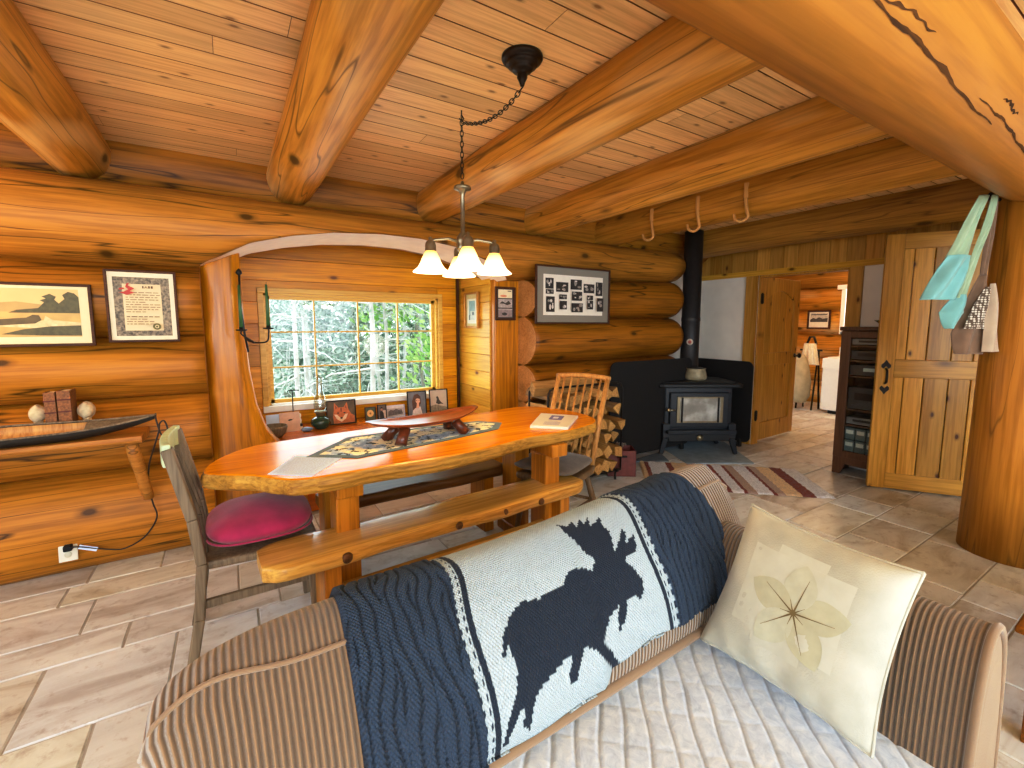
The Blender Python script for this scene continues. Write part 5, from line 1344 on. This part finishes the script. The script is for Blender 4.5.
t = thing('blue_stone', 'smooth blue stone lying on the window ledge', 'stone', (.475,3.74,WZ)); m = MB(); m.grid(lambda u, v: Vector((math.sin(PI*v)*math.cos(2*PI*u)*.042, math.sin(PI*v)*math.sin(2*PI*u)*.03, .018-math.cos(PI*v)*.018)), 20, 10, cu=True); m.build('stone_body', plain('blue_glaze', srgb(120,148,190), .4), t)
ol = thing('oil_lamp', 'oil lamp with a dark green glass base and tall clear chimney', 'oil lamp', (.585,3.80,WZ))
gg = G('green_lamp_glass'); M['greenglass'] = gg.set(col=srgb(34,70,60), rough=.12, coat=.5)
m = MB(); m.lathe([(0,0),(.05,0),(.055,.008),(.072,.03),(.078,.055),(.066,.08),(.04,.095),(.028,.1)],n=28); m.build('font', M['greenglass'], ol)
m = MB(); m.lathe([(.028,.1),(.034,.108),(.034,.122),(.046,.13),(.046,.14),(.03,.142)],n=24); m.build('burner', M['pewter'], ol)
m = MB(); m.lathe([(.038,.14),(.048,.17),(.05,.2),(.04,.25),(.027,.29),(.024,.40),(.026,.415),(.0245,.415),(.0225,.4),(.0255,.29),(.0385,.25),(.0485,.2),(.0465,.17),(.0365,.14)],n=24); m.build('chimney', M['lampglass'], ol)
def standing(name, label, x, y, W, Hh, bar, mats, lay, mf, rz=0., cat='picture'):
    t = frame(name, label, cat, (x, y, WZ+Hh/2*math.cos(.14)+.002), W, Hh, bar, .014, mf, (-.14,0,rz), art=(mats,lay))
    m = MB(); m.bar((0,.004,Hh*.2),(0,.07,-Hh/2+.006),.03,.003,(0,1,0)); m.build('easel_back', M['blackm'], t)
    return t
# fox portrait
mats = [pm_('fox_bg',(96,74,44),.35,20), pm_('fox_red',(196,110,52),.2,60), pm_('fox_pale',(232,206,172),.1,60), pm_('fox_dark',(40,28,20),.1), pm_('fox_brown',(140,74,36),.2,60)]
lay = [(0,rect(0,0,1,1)),(1,[(.22,.0),(.2,.3),(.24,.6),(.26,.95),(.4,.72),(.6,.72),(.72,.95),(.76,.62),(.86,.4),(.98,.3),(.98,0)]),(4,[(.29,.85),(.3,.65),(.37,.7)]),(4,[(.69,.85),(.7,.65),(.63,.7)]),
  (2,[(.24,.42),(.34,.4),(.44,.28),(.5,.2),(.56,.28),(.64,.4),(.74,.42),(.66,.2),(.5,.06),(.33,.2)]),(1,[(.42,.6),(.58,.6),(.55,.3),(.5,.24),(.45,.3)]),(3,ell(.5,.235,.045,.04)),(3,ell(.385,.47,.04,.028)),(3,ell(.615,.47,.04,.028)),(4,[(.47,.7),(.53,.7),(.52,.5),(.48,.5)])]
standing('framed_photo', 'black-framed picture of a red fox face on the window ledge', .755, 3.87, .235, .20, .009, mats, lay, M['blackm'], -.05)
mats = [pm_('badge_green',(84,92,70),.2,60), pm_('badge_gold',(230,190,120),.08), pm_('badge_ink',(150,110,60),.1)]
standing('framed_photo', 'small square green picture with a round gold medallion', 1.0, 3.90, .095, .115, .006, mats, [(0,rect(0,0,1,1)),(1,ell(.5,.5,.34,.3,28)),(2,ell(.5,.5,.1,.09))], M['dark'], 0)
mats = [pm_('snap_bg',(110,96,90),.3,60), pm_('snap_light',(206,190,176),.1,60), pm_('snap_dark',(44,36,36),.2), pm_('snap_skin',(190,140,112),.1)]
standing('framed_photo', 'tiny dark-framed snapshot of a person next to the gold medallion', 1.10, 3.90, .08, .125, .006, mats, [(0,rect(0,0,1,1)),(1,rect(.6,0,1,.6)),(2,[(.2,0),(.25,.5),(.5,.6),(.7,.4),(.75,0)]),(3,ell(.47,.68,.14,.12)),(2,[(.32,.7),(.36,.86),(.58,.86),(.62,.7),(.5,.78)])], M['blackm'], 0)
mats = [pm_('group_bg',(186,178,176),.15,50), pm_('group_dark',(110,100,100),.4,70), pm_('group_light',(220,212,208),.1)]
standing('photo_print', 'pale unframed group photograph leaning by the window', 1.225, 3.92, .17, .105, .003, mats, [(0,rect(0,0,1,1)),(1,[(.1,.1),(.12,.5),(.25,.65),(.4,.55),(.55,.7),(.7,.58),(.85,.62),(.92,.2)]),(2,rect(0,.75,1,1))], M['paper'], 0)
mats = [pm_('port_bg',(110,112,118),.2,20), pm_('hair_brown',(92,54,34),.25,60), pm_('face_skin',(222,172,140),.08), pm_('cloth_white',(206,198,196),.15,50), pm_('port_dark',(44,36,34),.2)]
standing('framed_photo', 'black-framed portrait of a long-haired person on the window ledge', 1.41, 3.87, .175, .225, .009, mats, [(0,rect(0,0,1,1)),(3,[(.2,0),(.3,.35),(.7,.35),(.8,0)]),(1,[(.25,.2),(.22,.6),(.36,.88),(.55,.92),(.72,.8),(.74,.5),(.62,.35),(.4,.3)]),(2,ell(.56,.62,.13,.13)),(2,[(.45,.3),(.5,.5),(.62,.5),(.62,.3)]),(4,rect(.45,.62,.52,.64)),(4,rect(.6,.62,.66,.64)),(1,[(.42,.7),(.5,.82),(.66,.78),(.7,.68),(.56,.72)])], M['blackm'], -.12)
mats = [pm_('bird_bg',(190,176,156),.1,12), pm_('bird_dark',(70,62,54),.25,60), pm_('bird_grass',(140,128,104),.3,70)]
standing('framed_photo', 'black-framed picture of a small perched bird, rightmost on the ledge', 1.625, 3.88, .175, .225, .009, mats, [(0,rect(0,0,1,1)),(2,[(0,0),(0,.3),(.3,.36),(.6,.3),(1,.22),(1,0)]),(1,[(.34,.42),(.4,.6),(.36,.68),(.42,.74),(.5,.68),(.54,.56),(.66,.44),(.8,.36),(.62,.38),(.5,.36)]),(1,rect(.45,.1,.465,.38))], M['blackm'], -.14)

# ================================================================== RIGHT SIDE
# media cabinet
mc = thing('media_cabinet', 'tall dark wooden media cabinet with a glass door between the two doors', 'cabinet', (4.80,1.70,0), 0)
CX_, CXb, CY0, CY1, CZ = 4.66, 4.94, 1.325, 1.855, 1.30
m = MB(); m.box((CX_,CY1-.025,.0),(CXb,CY1,CZ)); m.build('side_panel', M['cab'], mc, world=True, bevel=.003)
m = MB(); m.box((CX_,CY0,.0),(CXb,CY0+.025,CZ)); m.build('side_panel', M['cab'], mc, world=True, bevel=.003)
m = MB(); m.box((CX_-.02,CY0-.015,CZ),(CXb,CY1+.015,CZ+.035)); m.build('top', M['cab'], mc, world=True, bevel=.006)
m = MB(); m.box((CXb-.012,CY0+.025,.08),(CXb,CY1-.025,CZ)); m.build('back_panel', M['blackm'], mc, world=True)
SHV = [.10,.46,.60,.90,1.04,1.17]
for z in SHV:
    m = MB(); m.box((CX_+.02,CY0+.025,z-.012),(CXb-.012,CY1-.025,z)); m.build('shelf', M['cab'], mc, world=True)
m = MB(); m.box((CX_-.012,CY1-.075,.16),(CX_+.006,CY1,CZ-.005)); m.box((CX_-.012,CY0,.16),(CX_+.006,CY0+.07,CZ-.005)); m.box((CX_-.012,CY0+.07,CZ-.06),(CX_+.006,CY1-.075,CZ-.005)); m.box((CX_-.012,CY0+.07,.16),(CX_+.006,CY1-.075,.22)); m.build('door', M['cab'], mc, world=True, bevel=.003)
m = MB(); m.box((CX_-.006,CY0+.07,.22),(CX_-.002,CY1-.075,CZ-.06)); m.build('pane', M['glass'], mc.children[-1], world=True)
m = MB(); m.prism([(CY0,.0),(CY0+.06,.0),(CY0+.1,.1),(CY1-.1,.1),(CY1-.06,.0),(CY1,.0),(CY1,.16),(CY0,.16)], CX_-.004, CX_+.02, Matrix(((0,0,1,0),(1,0,0,0),(0,1,0,0),(0,0,0,1)))); m.build('plinth', M['cab'], mc, world=True)
M['hifi'] = plain('black_hifi', srgb(52,54,58), .4, .2, var=.1); M['hifi2'] = plain('silver_hifi', srgb(120,122,126), .35, .5, var=.1)
def hifi(label, z, h, disp, mt, knobs=2):
    t = thing('stereo_component', label, 'stereo', (4.79,1.585,z)); m = MB(); m.box((-.1,-.2,.008),(.12,.2,h)); m.build('case', mt, t, bevel=.003)
    m = MB(); m.box((-.104,-.01 if disp else -.15,h*.45),(-.1,.10 if disp else .15,h*.75)); m.build('display', plain('pale_display', srgb(190,206,206), .3, var=.1) if disp else M['blackm'], t)
    for k in range(knobs):
        m = MB(); m.lathe([(0,.016),(.012,.015),(.014,0)], (-.1,-.16+.05*k,h*.5), 14, Matrix.Rotation(-PI/2,3,'Y')); m.build('knob', M['hifi2'], t)
hifi('black stereo unit with a pale display on the cabinet shelf', .90, .10, True, M['hifi'])
hifi('black stereo unit on the upper cabinet shelf', 1.04, .085, False, M['hifi'])
hifi('grey stereo unit on the top shelf of the cabinet', 1.17, .06, False, M['hifi2'])
hifi('large black amplifier on the middle shelf of the cabinet', .60, .2, False, M['hifi'], 4)
hifi('slim silver stereo unit low in the cabinet', .46, .07, False, M['hifi2'], 1)
M['case1'] = plain('teal_case', srgb(84,104,108), .4, var=.15); M['case2'] = plain('pale_case', srgb(150,160,156), .4, var=.15); M['label_'] = plain('pale_label', srgb(196,204,200), .6)
nc = 0
for r in range(3):
    for c in range(1,5):
        t = thing('media_case', 'small grey-green media case in the lowest cabinet compartment', 'media case', (4.72,1.425+.082*c,.10+.112*r), 0, 'media cases in the lowest cabinet compartment')
        m = MB(); m.box((-.02,-.037,0),(.12,.037,.105)); m.build('case', M['case1'], t, bevel=.003)
        m = MB(); m.box((-.021,-.028,.05),(-.02,.028,.085)); m.build('label', M['label_'], t)
t = thing('glass_dish', 'small dark green dish on top of the media cabinet', 'dish', (4.74,1.56,CZ+.035)); m = MB(); m.lathe([(0,0),(.03,0),(.034,.006),(.07,.04),(.09,.055),(.086,.056),(.066,.042),(0,.012)],n=24); m.build('dish_body', plain('green_dish', srgb(70,84,60), .2), t)

# wooden hooks on the beam
for i, (az_, lab) in enumerate(((48.9,'curved wooden hook on the ceiling beam left of the flue pipe'),(53.9,'curved wooden hook on the ceiling beam just right of the flue pipe'),(58.8,'curved wooden hook on the ceiling beam farthest right'))):
    X = 3.07; Y = X/math.tan(R_(az_)); t = thing('wooden_hook', lab, 'hook', (X,Y,2.0), .5+PI)
    m = MB(); m.tube(cr([(.0,.0,.36-.06),(.0,.0,.2),(0,.01,.13),(0,.015,.09),(0,-.02,.065),(0,-.06,.08),(0,-.07,.12)]), [.013-.0001*k for k in range(37)], 10); m.build('hook_body', M['tan'], t)
    m = MB(); m.box((-.014,-.015,.22),(.014,.015,.32)); m.build('mount', M['tan'], t, bevel=.004)

# hanging bags on the post
def cloth_strip(name, label, P_, Wd, mat, cat, dirv, fold=.012, nf=3, extra=None, group=None, thick=.006):
    t = thing(name, label, cat, P_[0]); c = cr(P_, 6); n = len(c)
    m = MB(); dv_ = Vector(dirv).normalized()
    def f(u, v):
        k = u*(n-1); i = min(int(k), n-2); p = c[i].lerp(c[i+1], k-i)
        kk = u*(len(Wd)-1); j = min(int(kk), len(Wd)-2); w = Wd[j]+(Wd[j+1]-Wd[j])*(kk-j)
        s = v-.5; nrm = dv_.cross(Vector((0,0,1))).normalized()
        return p+dv_*(s*w)+nrm*(fold*math.sin(v*PI*2*nf+u*2)*min(1,u*3))
    m.grid(f, 40, 30); o = m.build('cloth', mat, t, world=True, fix=False)
    s = o.modifiers.new('thick','SOLIDIFY'); s.thickness = thick; s.offset = 0
    return t
dvv = Vector((.72,-.69,0))   # roughly across the line of sight
def hang(par, name, pts, Wd, mat, D, fold=.01, nf=2, thick=.005):
    """cloth panel hanging along a path; pts given as (right, depth offset, z) on the plane facing the room"""
    c = cr([ORG+AX_*a+DP_*b+Vector((0,0,z)) for a, b, z in pts], 6); n = len(c); m = MB()
    def f(u, v):
        k = u*(n-1); i = min(int(k), n-2); p = c[i].lerp(c[i+1], k-i)
        kk = u*(len(Wd)-1); j = min(int(kk), len(Wd)-2); w = Wd[j]+(Wd[j+1]-Wd[j])*(kk-j)
        s = v-.5
        return p+AX_*(s*w)+DP_*(-fold*math.cos(s*PI)*1.5+fold*math.sin(v*PI*2*nf+u*3)*min(1,u*3))
    m.grid(f, 36, 28); o = m.build(name, mat, par, world=True, fix=False)
    s = o.modifiers.new('thick','SOLIDIFY'); s.thickness = thick; s.offset = 0; return o
AX_ = Vector((cR.x,cR.y,0)); DP_ = Vector((cF.x,cF.y,0)).normalized()
ORG = Vector((3.545,.80,0))          # peg on the left side of the post
hb = thing('hanging_bag', 'mint green cloth bag hanging from the post, in front of the plank door', 'bag', (3.545,.80,2.05))
hang(hb, 'strap', [(.02,.0,2.06),(-.03,0,1.93),(-.07,0,1.80),(-.1,-.0,1.72)], [.055,.07,.10,.13], M['mintpale'], 0, .006)
hang(hb, 'bag_body', [(-.095,-.01,1.735),(-.15,-.02,1.62),(-.205,-.02,1.49)], [.125,.155,.19], M['mint'], 0, .016, 1.5)
hang(hb, 'strap', [(.075,-.005,2.06),(.045,-.01,1.9),(.0,-.01,1.74),(-.06,-.01,1.5)], [.035,.045,.045,.05], M['mintpale'], 0, .003)
hang(hb, 'bag_tip', [(-.055,.0,1.52),(-.085,-.0,1.42),(-.10,0,1.33)], [.06,.14,.05], M['mint'], 0, .014, 1)
h2 = thing('hanging_bag', 'brown cloth bag with white-dotted knit and a beige flap, hanging on the post', 'bag', (3.6,.78,2.05))
hang(h2, 'strap', [(.105,.03,2.05),(.10,.025,1.85),(.08,.02,1.60)], [.05,.05,.035], M['taupe'], 0, .004)
hang(h2, 'bag_body', [(.07,.015,1.63),(.05,.01,1.45),(.03,.01,1.30),(.03,.01,1.185)], [.03,.13,.19,.15], M['taupe'], 0, .016, 1.5)
g = G('dotted_knit'); v = g.coord(); vo = g.n('TexVoronoi', feature='F1'); g.l(v, vo.inputs['Vector']); vo.inputs['Scale'].default_value = 75.; vo.inputs['Randomness'].default_value = .15
M['dots'] = g.set(col=g.ramp(vo.outputs['Distance'],[(.3,srgb(226,220,206)),(.5,srgb(96,80,66))]), rough=.95)
hang(h2, 'knit_panel', [(.07,-.02,1.56),(.045,-.025,1.45),(.015,-.025,1.33)], [.02,.085,.12], M['dots'], 0, .008, 1)
hang(h2, 'flap', [(.095,-.02,1.58),(.105,-.03,1.40),(.115,-.03,1.20)], [.02,.06,.10], M['taupelight'], 0, .01, 1)
m = MB(); m.tube([ORG+Vector((0,0,2.07))+AX_*.06, ORG+Vector((0,0,2.05))+AX_*.06+DP_*.03, ORG+Vector((0,0,2.05))+AX_*.16+DP_*.05], .01, 8); m.build('peg', M['iron'], post, world=True)

# ================================================================== LAUNDRY ROOM
wa = thing('washing_machine', 'white top-loading washing machine in the laundry room', 'washing machine', (8.05,2.98,0))
m = MB(); m.box((7.7,2.66,.05),(8.35,3.30,.85)); m.build('cabinet_body', M['applw'], wa, bevel=.02, world=True)
m = MB(); m.box((7.695,2.66,.70),(7.705,3.30,.845)); m.box((7.69,2.70,.685),(7.70,3.28,.695)); m.build('front_panel', M['whitetrim'], wa, world=True)
m = MB(); m.box((7.76,2.70,.85),(8.18,3.26,.865)); m.build('lid', M['applw'], wa, bevel=.006, world=True)
m = MB(); m.box((8.2,2.67,.85),(8.35,3.29,1.0)); m.build('control_panel', M['applw'], wa, bevel=.01, world=True)
m = MB(); m.box((7.74,2.7,0),(8.3,3.2,.05)); m.build('base', M['blackm'], wa, world=True)
t = thing('folded_towel', 'pale folded cloth on top of the washing machine', 'towel', (7.95,3.02,.866)); m = MB()
for k in range(3): m.obox((0,0,.02+.03*k),(.22,.24,.027),.1*k)
m.build('cloth', M['cream'], t, bevel=.012)
lb = thing('hanging_clothes', 'cream garment hanging over a dark rack beside the washing machine', 'clothes', (7.9,3.56,0))
m = MB()
for y in (3.45,3.68): m.tube([(7.78,y,0),(7.9,y,.95),(8.02,y,0)], .014, 8)
m.tube([(7.9,3.4,.95),(7.9,3.72,.95)], .014, 8); m.tube([(7.88,3.48,1.04),(7.88,3.52,1.16),(7.88,3.58,1.16),(7.88,3.62,1.04)], .018, 8); m.build('rack', M['iron'], lb, world=True)
m = MB(); m.grid(lambda u, v: Vector((7.84-.05*math.sin(PI*v)-.015*math.sin(v*26), 3.55+(.07+.06*u)*math.cos(PI*v+0)*1.1+.0, 1.06-.34*u)), 20, 40); o = m.build('garment', M['cream'], lb, world=True, fix=False); o.modifiers.new('thick','SOLIDIFY').thickness = .008
t = thing('laundry_bag', 'pale cloth laundry bag hanging low between the door and the washing machine', 'laundry bag', (7.72,3.62,.1)); m = MB(); m.lathe([(0,0),(.1,.02),(.15,.12),(.16,.35),(.12,.6),(.07,.74),(.05,.78)],n=26); m.build('bag_body', plain('grey_canvas', srgb(178,168,140), .9, var=.15, scale=10.), t)
mats = [pm_('laundry_mat',(226,220,206),.05), pm_('laundry_dark',(70,62,56),.4,50), pm_('laundry_grey',(180,176,168),.3,50)]
lay = [(0,rect(0,0,1,1)),(2,rect(.05,.35,.95,.92)),(1,[(.05,.5),(.2,.62),(.35,.55),(.5,.66),(.7,.56),(.95,.6),(.95,.35),(.05,.35)]),(1,rect(.1,.8,.9,.86))]
frame('framed_picture', 'small dark-framed picture on the laundry room wall', 'picture', (8.565,3.77,1.44), .36, .32, .03, .02, M['dark'], (0,0,-PI/2), art=(mats,lay))
w2 = thing('window_2', 'narrow sunlit window edge seen through the doorway', 'window', (8.57,3.2,1.5)); w2['kind'] = 'structure'
m = MB(); m.box((8.52,3.12,1.2),(8.57,3.42,1.24)); m.box((8.52,3.38,1.2),(8.57,3.44,1.95)); m.box((8.5,3.1,1.93),(8.57,3.5,2.0)); m.build('window_frame', M['whitetrim'], w2, world=True)
m = MB(); m.box((8.56,3.05,1.24),(8.568,3.38,1.93)); m.build('pane', emit('bright_daylight', (.92,.97,1,1), 3.0), w2, world=True)

# ================================================================== OUTSIDE
gd = MB(); rs = random.Random(2)
gd.grid(lambda u, v: Vector((-8+22*u, 4.9+17*v, -.5+1.2*v**1.3+.15*math.sin(u*20)*math.sin(v*9))), 40, 30)
M['forestfloor'] = plain('forest_floor', srgb(126,132,112), .95, var=.4, scale=3.)
struct(gd.build('ground', M['forestfloor']), 'forest floor outside the window', 'ground')
M['birch'] = plain('pale_trunk', srgb(176,178,176), .8, var=.25, scale=9.); M['trunk'] = plain('grey_trunk', srgb(132,130,124), .85, var=.3, scale=9.)
def leaf_mat(name, a, b):
    g = G(name); n = g.noise(g.coord(), 3.5, 3); tn = g.tone()
    c = g.mix(g.math('ADD', g.math('MULTIPLY', tn, .5), .5), a, b); g.set(col=c, rough=.6)
    tr = g.n('BsdfTranslucent'); g.l(c, tr.inputs[0]); mx = g.n('MixShader'); mx.inputs[0].default_value = .45
    g.l(g.p.outputs[0], mx.inputs[1]); g.l(tr.outputs[0], mx.inputs[2]); g.l(mx.outputs[0], g.out.inputs[0]); return g.mat
M['leaf1'] = leaf_mat('leaf_fresh', srgb(96,150,70), srgb(196,226,150)); M['leaf2'] = leaf_mat('leaf_bluegreen', srgb(92,124,108), srgb(196,216,200)); M['twig'] = plain('pale_twig', srgb(196,200,198), .8, var=.2)
def tree_meshes(seed, h, r, nleaf, lsize, spread, mt, ml, kind):
    rs = random.Random(seed); m = MB(); bx_, by_ = rs.uniform(-.2,.2), rs.uniform(-.2,.2)
    tr = [(bx_*math.sin(k*.9), by_*math.sin(k*.7), h*k/8) for k in range(9)]
    m.tube(tr, [r*(1-.085*k) for k in range(9)], 9); br = MB(); lf = MB(); tips = []
    nb = 46 if kind == 'bare' else 26
    for i in range(nb):
        z = h*(.06+.9*rs.random()); a = rs.random()*2*PI; L = spread*(1.1-.7*z/h)*rs.uniform(.5,1.1); k = z/h*8; j = min(int(k),7)
        p0 = Vector(tr[j]).lerp(Vector(tr[j+1]), k-j); d = Vector((math.cos(a), math.sin(a), rs.uniform(-.35,.35))); p1 = p0+d*L*.5+Vector((0,0,rs.uniform(-.05,.1))); p2 = p1+d*L*.5+Vector((rs.uniform(-.2,.2),rs.uniform(-.2,.2),rs.uniform(-.35,.05)))
        br.tube([p0,p1,p2], [.016,.010,.004], 4, caps=False)
        for q in range(4):
            s = p0.lerp(p2, rs.uniform(.3,1)); e = s+Vector((rs.uniform(-.4,.4),rs.uniform(-.4,.4),rs.uniform(-.3,.3))); br.tube([s,e], [.006,.002], 3, caps=False); tips.append(e)
        tips += [p1,p2]
    for i in range(nleaf):
        c = rs.choice(tips)+Vector((rs.gauss(0,.16),rs.gauss(0,.16),rs.gauss(0,.12))); n = Vector((rs.gauss(0,1),rs.gauss(0,1),rs.gauss(0,1))).normalized(); x = n.orthogonal().normalized()*lsize*rs.uniform(.6,1.3); y = n.cross(x).normalized()*x.length*.55
        lf.tone = rs.uniform(-1,1); lf.add([c-x, c-y, c+x, c+y], [(0,1,2,3)])
    return m, br, lf
TREES = []
def make_tree(name, label, kind, seed, h, r, nl, ls, sp, mt, ml, grp):
    t = thing(name, label, 'tree', (0,0,0), 0, grp); a, b, c = tree_meshes(seed, h, r*.62, nl, ls, sp, mt, ml, kind)
    a.build('trunk', mt, t); o = b.build('branches', M['twig'] if kind == 'bare' else M['trunk'], t, fix=False); o['kind'] = 'stuff'
    if nl: o = c.build('foliage', ml, t, fix=False); o['kind'] = 'stuff'
    return t
protos = {
 'birch': make_tree('pale_tree', 'x', 'bare', 3, 6.5, .06, 900, .035, 1.0, M['birch'], M['leaf2'], 'pale trunks beyond the window'),
 'leafy': make_tree('leafy_tree', 'x', 'leafy', 8, 5.5, .05, 4200, .06, 1.3, M['trunk'], M['leaf1'], 'leafy trees beyond the window'),
 'fir': make_tree('conifer', 'x', 'leafy', 12, 7., .1, 5200, .08, 1.7, M['trunk'], M['leaf2'], 'dusky trees at the back of the woods'),
}
LB = {'birch': 'thin pale tree trunk with bare twigs outside the window', 'leafy': 'bright green leafy tree outside the window', 'fir': 'dusky blue-green tree at the back of the woods'}
used = set(); rs = random.Random(4)
PL = [('birch',1.0,7.6),('birch',2.0,7.0),('birch',2.25,7.9),('birch',1.25,8.6),('birch',.75,6.6),('birch',2.9,8.8),('birch',3.5,9.2),('leafy',3.0,7.6),('leafy',4.3,9.4),('birch',.5,8.8),
      ('fir',.6,11.2),('fir',2.4,12.0),('fir',4.4,11.6),('birch',1.6,6.3),('birch',2.6,10.2),('birch',1.5,10.4)]
for k, x, y in PL:
    o = protos[k] if k not in used else dup(protos[k])
    used.add(k); o.location = (x, y, -.45+.06*(y-5)); o.rotation_euler = (0,0,rs.random()*6.28); o['label'] = LB[k]
    s = rs.uniform(.9,1.15); o.scale = (s,s,s)

rs = random.Random(77); bt = MB(); bl_ = MB()
for i in range(1500):
    x = rs.uniform(-.6,6.2); y = rs.uniform(9.2,11.5); z = rs.uniform(-.3,4.2); a = rs.uniform(-1.9,1.9); L = rs.uniform(.3,1.1)
    p0 = Vector((x,y,z)); p1 = p0+Vector((math.sin(a)*L*.6, rs.uniform(-.2,.2), math.cos(a)*L*.5)); p2 = p1+Vector((math.sin(a*1.3)*L*.5, rs.uniform(-.2,.2), math.cos(a)*L*.4-.1))
    bt.tube([p0,p1,p2], [.011,.008,.003], 4, caps=False)
for i in range(15000):
    x = rs.uniform(-.8,6.5); y = rs.uniform(9.6,12.5); z = rs.uniform(-.5,4.4)
    if rs.random() < .25*math.sin(x*2.1+z*1.4)+.15: continue
    n = Vector((rs.gauss(0,1),rs.gauss(0,1),rs.gauss(0,1))).normalized(); u = n.orthogonal().normalized()*rs.uniform(.05,.11); w = n.cross(u).normalized()*u.length*.55; c = Vector((x,y,z))
    bl_.tone = rs.uniform(-1,1); bl_.add([c-u,c-w,c+u,c+w], [(0,1,2,3)])
th_ = thing('underbrush', 'dense tangle of twigs and leaves filling the woods behind the trees', 'underbrush', (2.6,10.5,-.3)); th_['kind'] = 'stuff'
o = bt.build('twigs', M['twig'], th_, world=True, fix=False); o['kind'] = 'stuff'
o = bl_.build('leaves', M['leaf2'], th_, world=True, fix=False); o['kind'] = 'stuff'
# ================================================================== LIGHT
def alight(name, loc, rot, size, power, color, sy=None):
    l = bpy.data.lights.new(name, 'AREA'); l.shape = 'RECTANGLE'; l.size = size; l.size_y = sy or size; l.energy = power; l.color = color
    o = bpy.data.objects.new(name, l); COL.objects.link(o); o.location = loc; o.rotation_euler = rot; return o
def plight(name, loc, power, color, r=.04):
    l = bpy.data.lights.new(name, 'POINT'); l.energy = power; l.color = color; l.shadow_soft_size = r
    o = bpy.data.objects.new(name, l); COL.objects.link(o); o.location = loc; return o
COOL = (.66,.83,1.0); WARM = (1.0,.70,.34)
alight('daylight_left', (-1.65,-3.0,1.6), (R_(68),0,0), 2.6, 84, COOL, 1.7)
alight('daylight_right', (1.3,-3.0,1.6), (R_(68),0,0), 2.4, 62, COOL, 1.7)
alight('daylight_side', (-3.55,.7,1.75), (0,R_(-52),0), 1.3, 100, COOL, 2.6)
alight('daylight_bay', (1.0,4.5,1.25), (R_(-90),0,0), 1.5, 16, COOL, 1.0)
for i, p in enumerate(lamp_pts): plight('lamp_glow', p, 5.5, WARM, .03)
plight('side_lamp', (-1.45,2.75,1.55), 17, (1.0,.66,.28), .09)
plight('laundry_lamp', (7.2,3.0,2.1), 45, (1.0,.72,.42), .1)
plight('right_fill', (2.7,-1.6,.9), 21, (1.0,.90,.70), .25)  # unseen fill light, added to brighten the post, doors and right wall
alight('ceiling_fill', (-.6,-1.7,1.5), (R_(172),0,0), .7, 62, (.98,.93,.82))  # unseen upward fill light, added to brighten the ceiling
W = bpy.data.worlds.new('world'); SC.world = W; W.use_nodes = True; nt = W.node_tree; bg = nt.nodes['Background']
bg.inputs[0].default_value = (.86,.95,1.0,1); bg.inputs[1].default_value = 6.
SC.view_settings.view_transform = 'Standard'; SC.view_settings.look = 'None'; SC.view_settings.exposure = 0.0
SC.view_settings.use_curve_mapping = True
_cm = SC.view_settings.curve_mapping; _cv = _cm.curves[3]
_cv.points.new(.22,.185); _cv.points.new(.72,.755); _cm.update()
SC.cycles.max_bounces = 8; SC.cycles.diffuse_bounces = 4; SC.cycles.use_denoising = True
try: SC.cycles.denoiser = 'OPENIMAGEDENOISE'
except Exception: pass
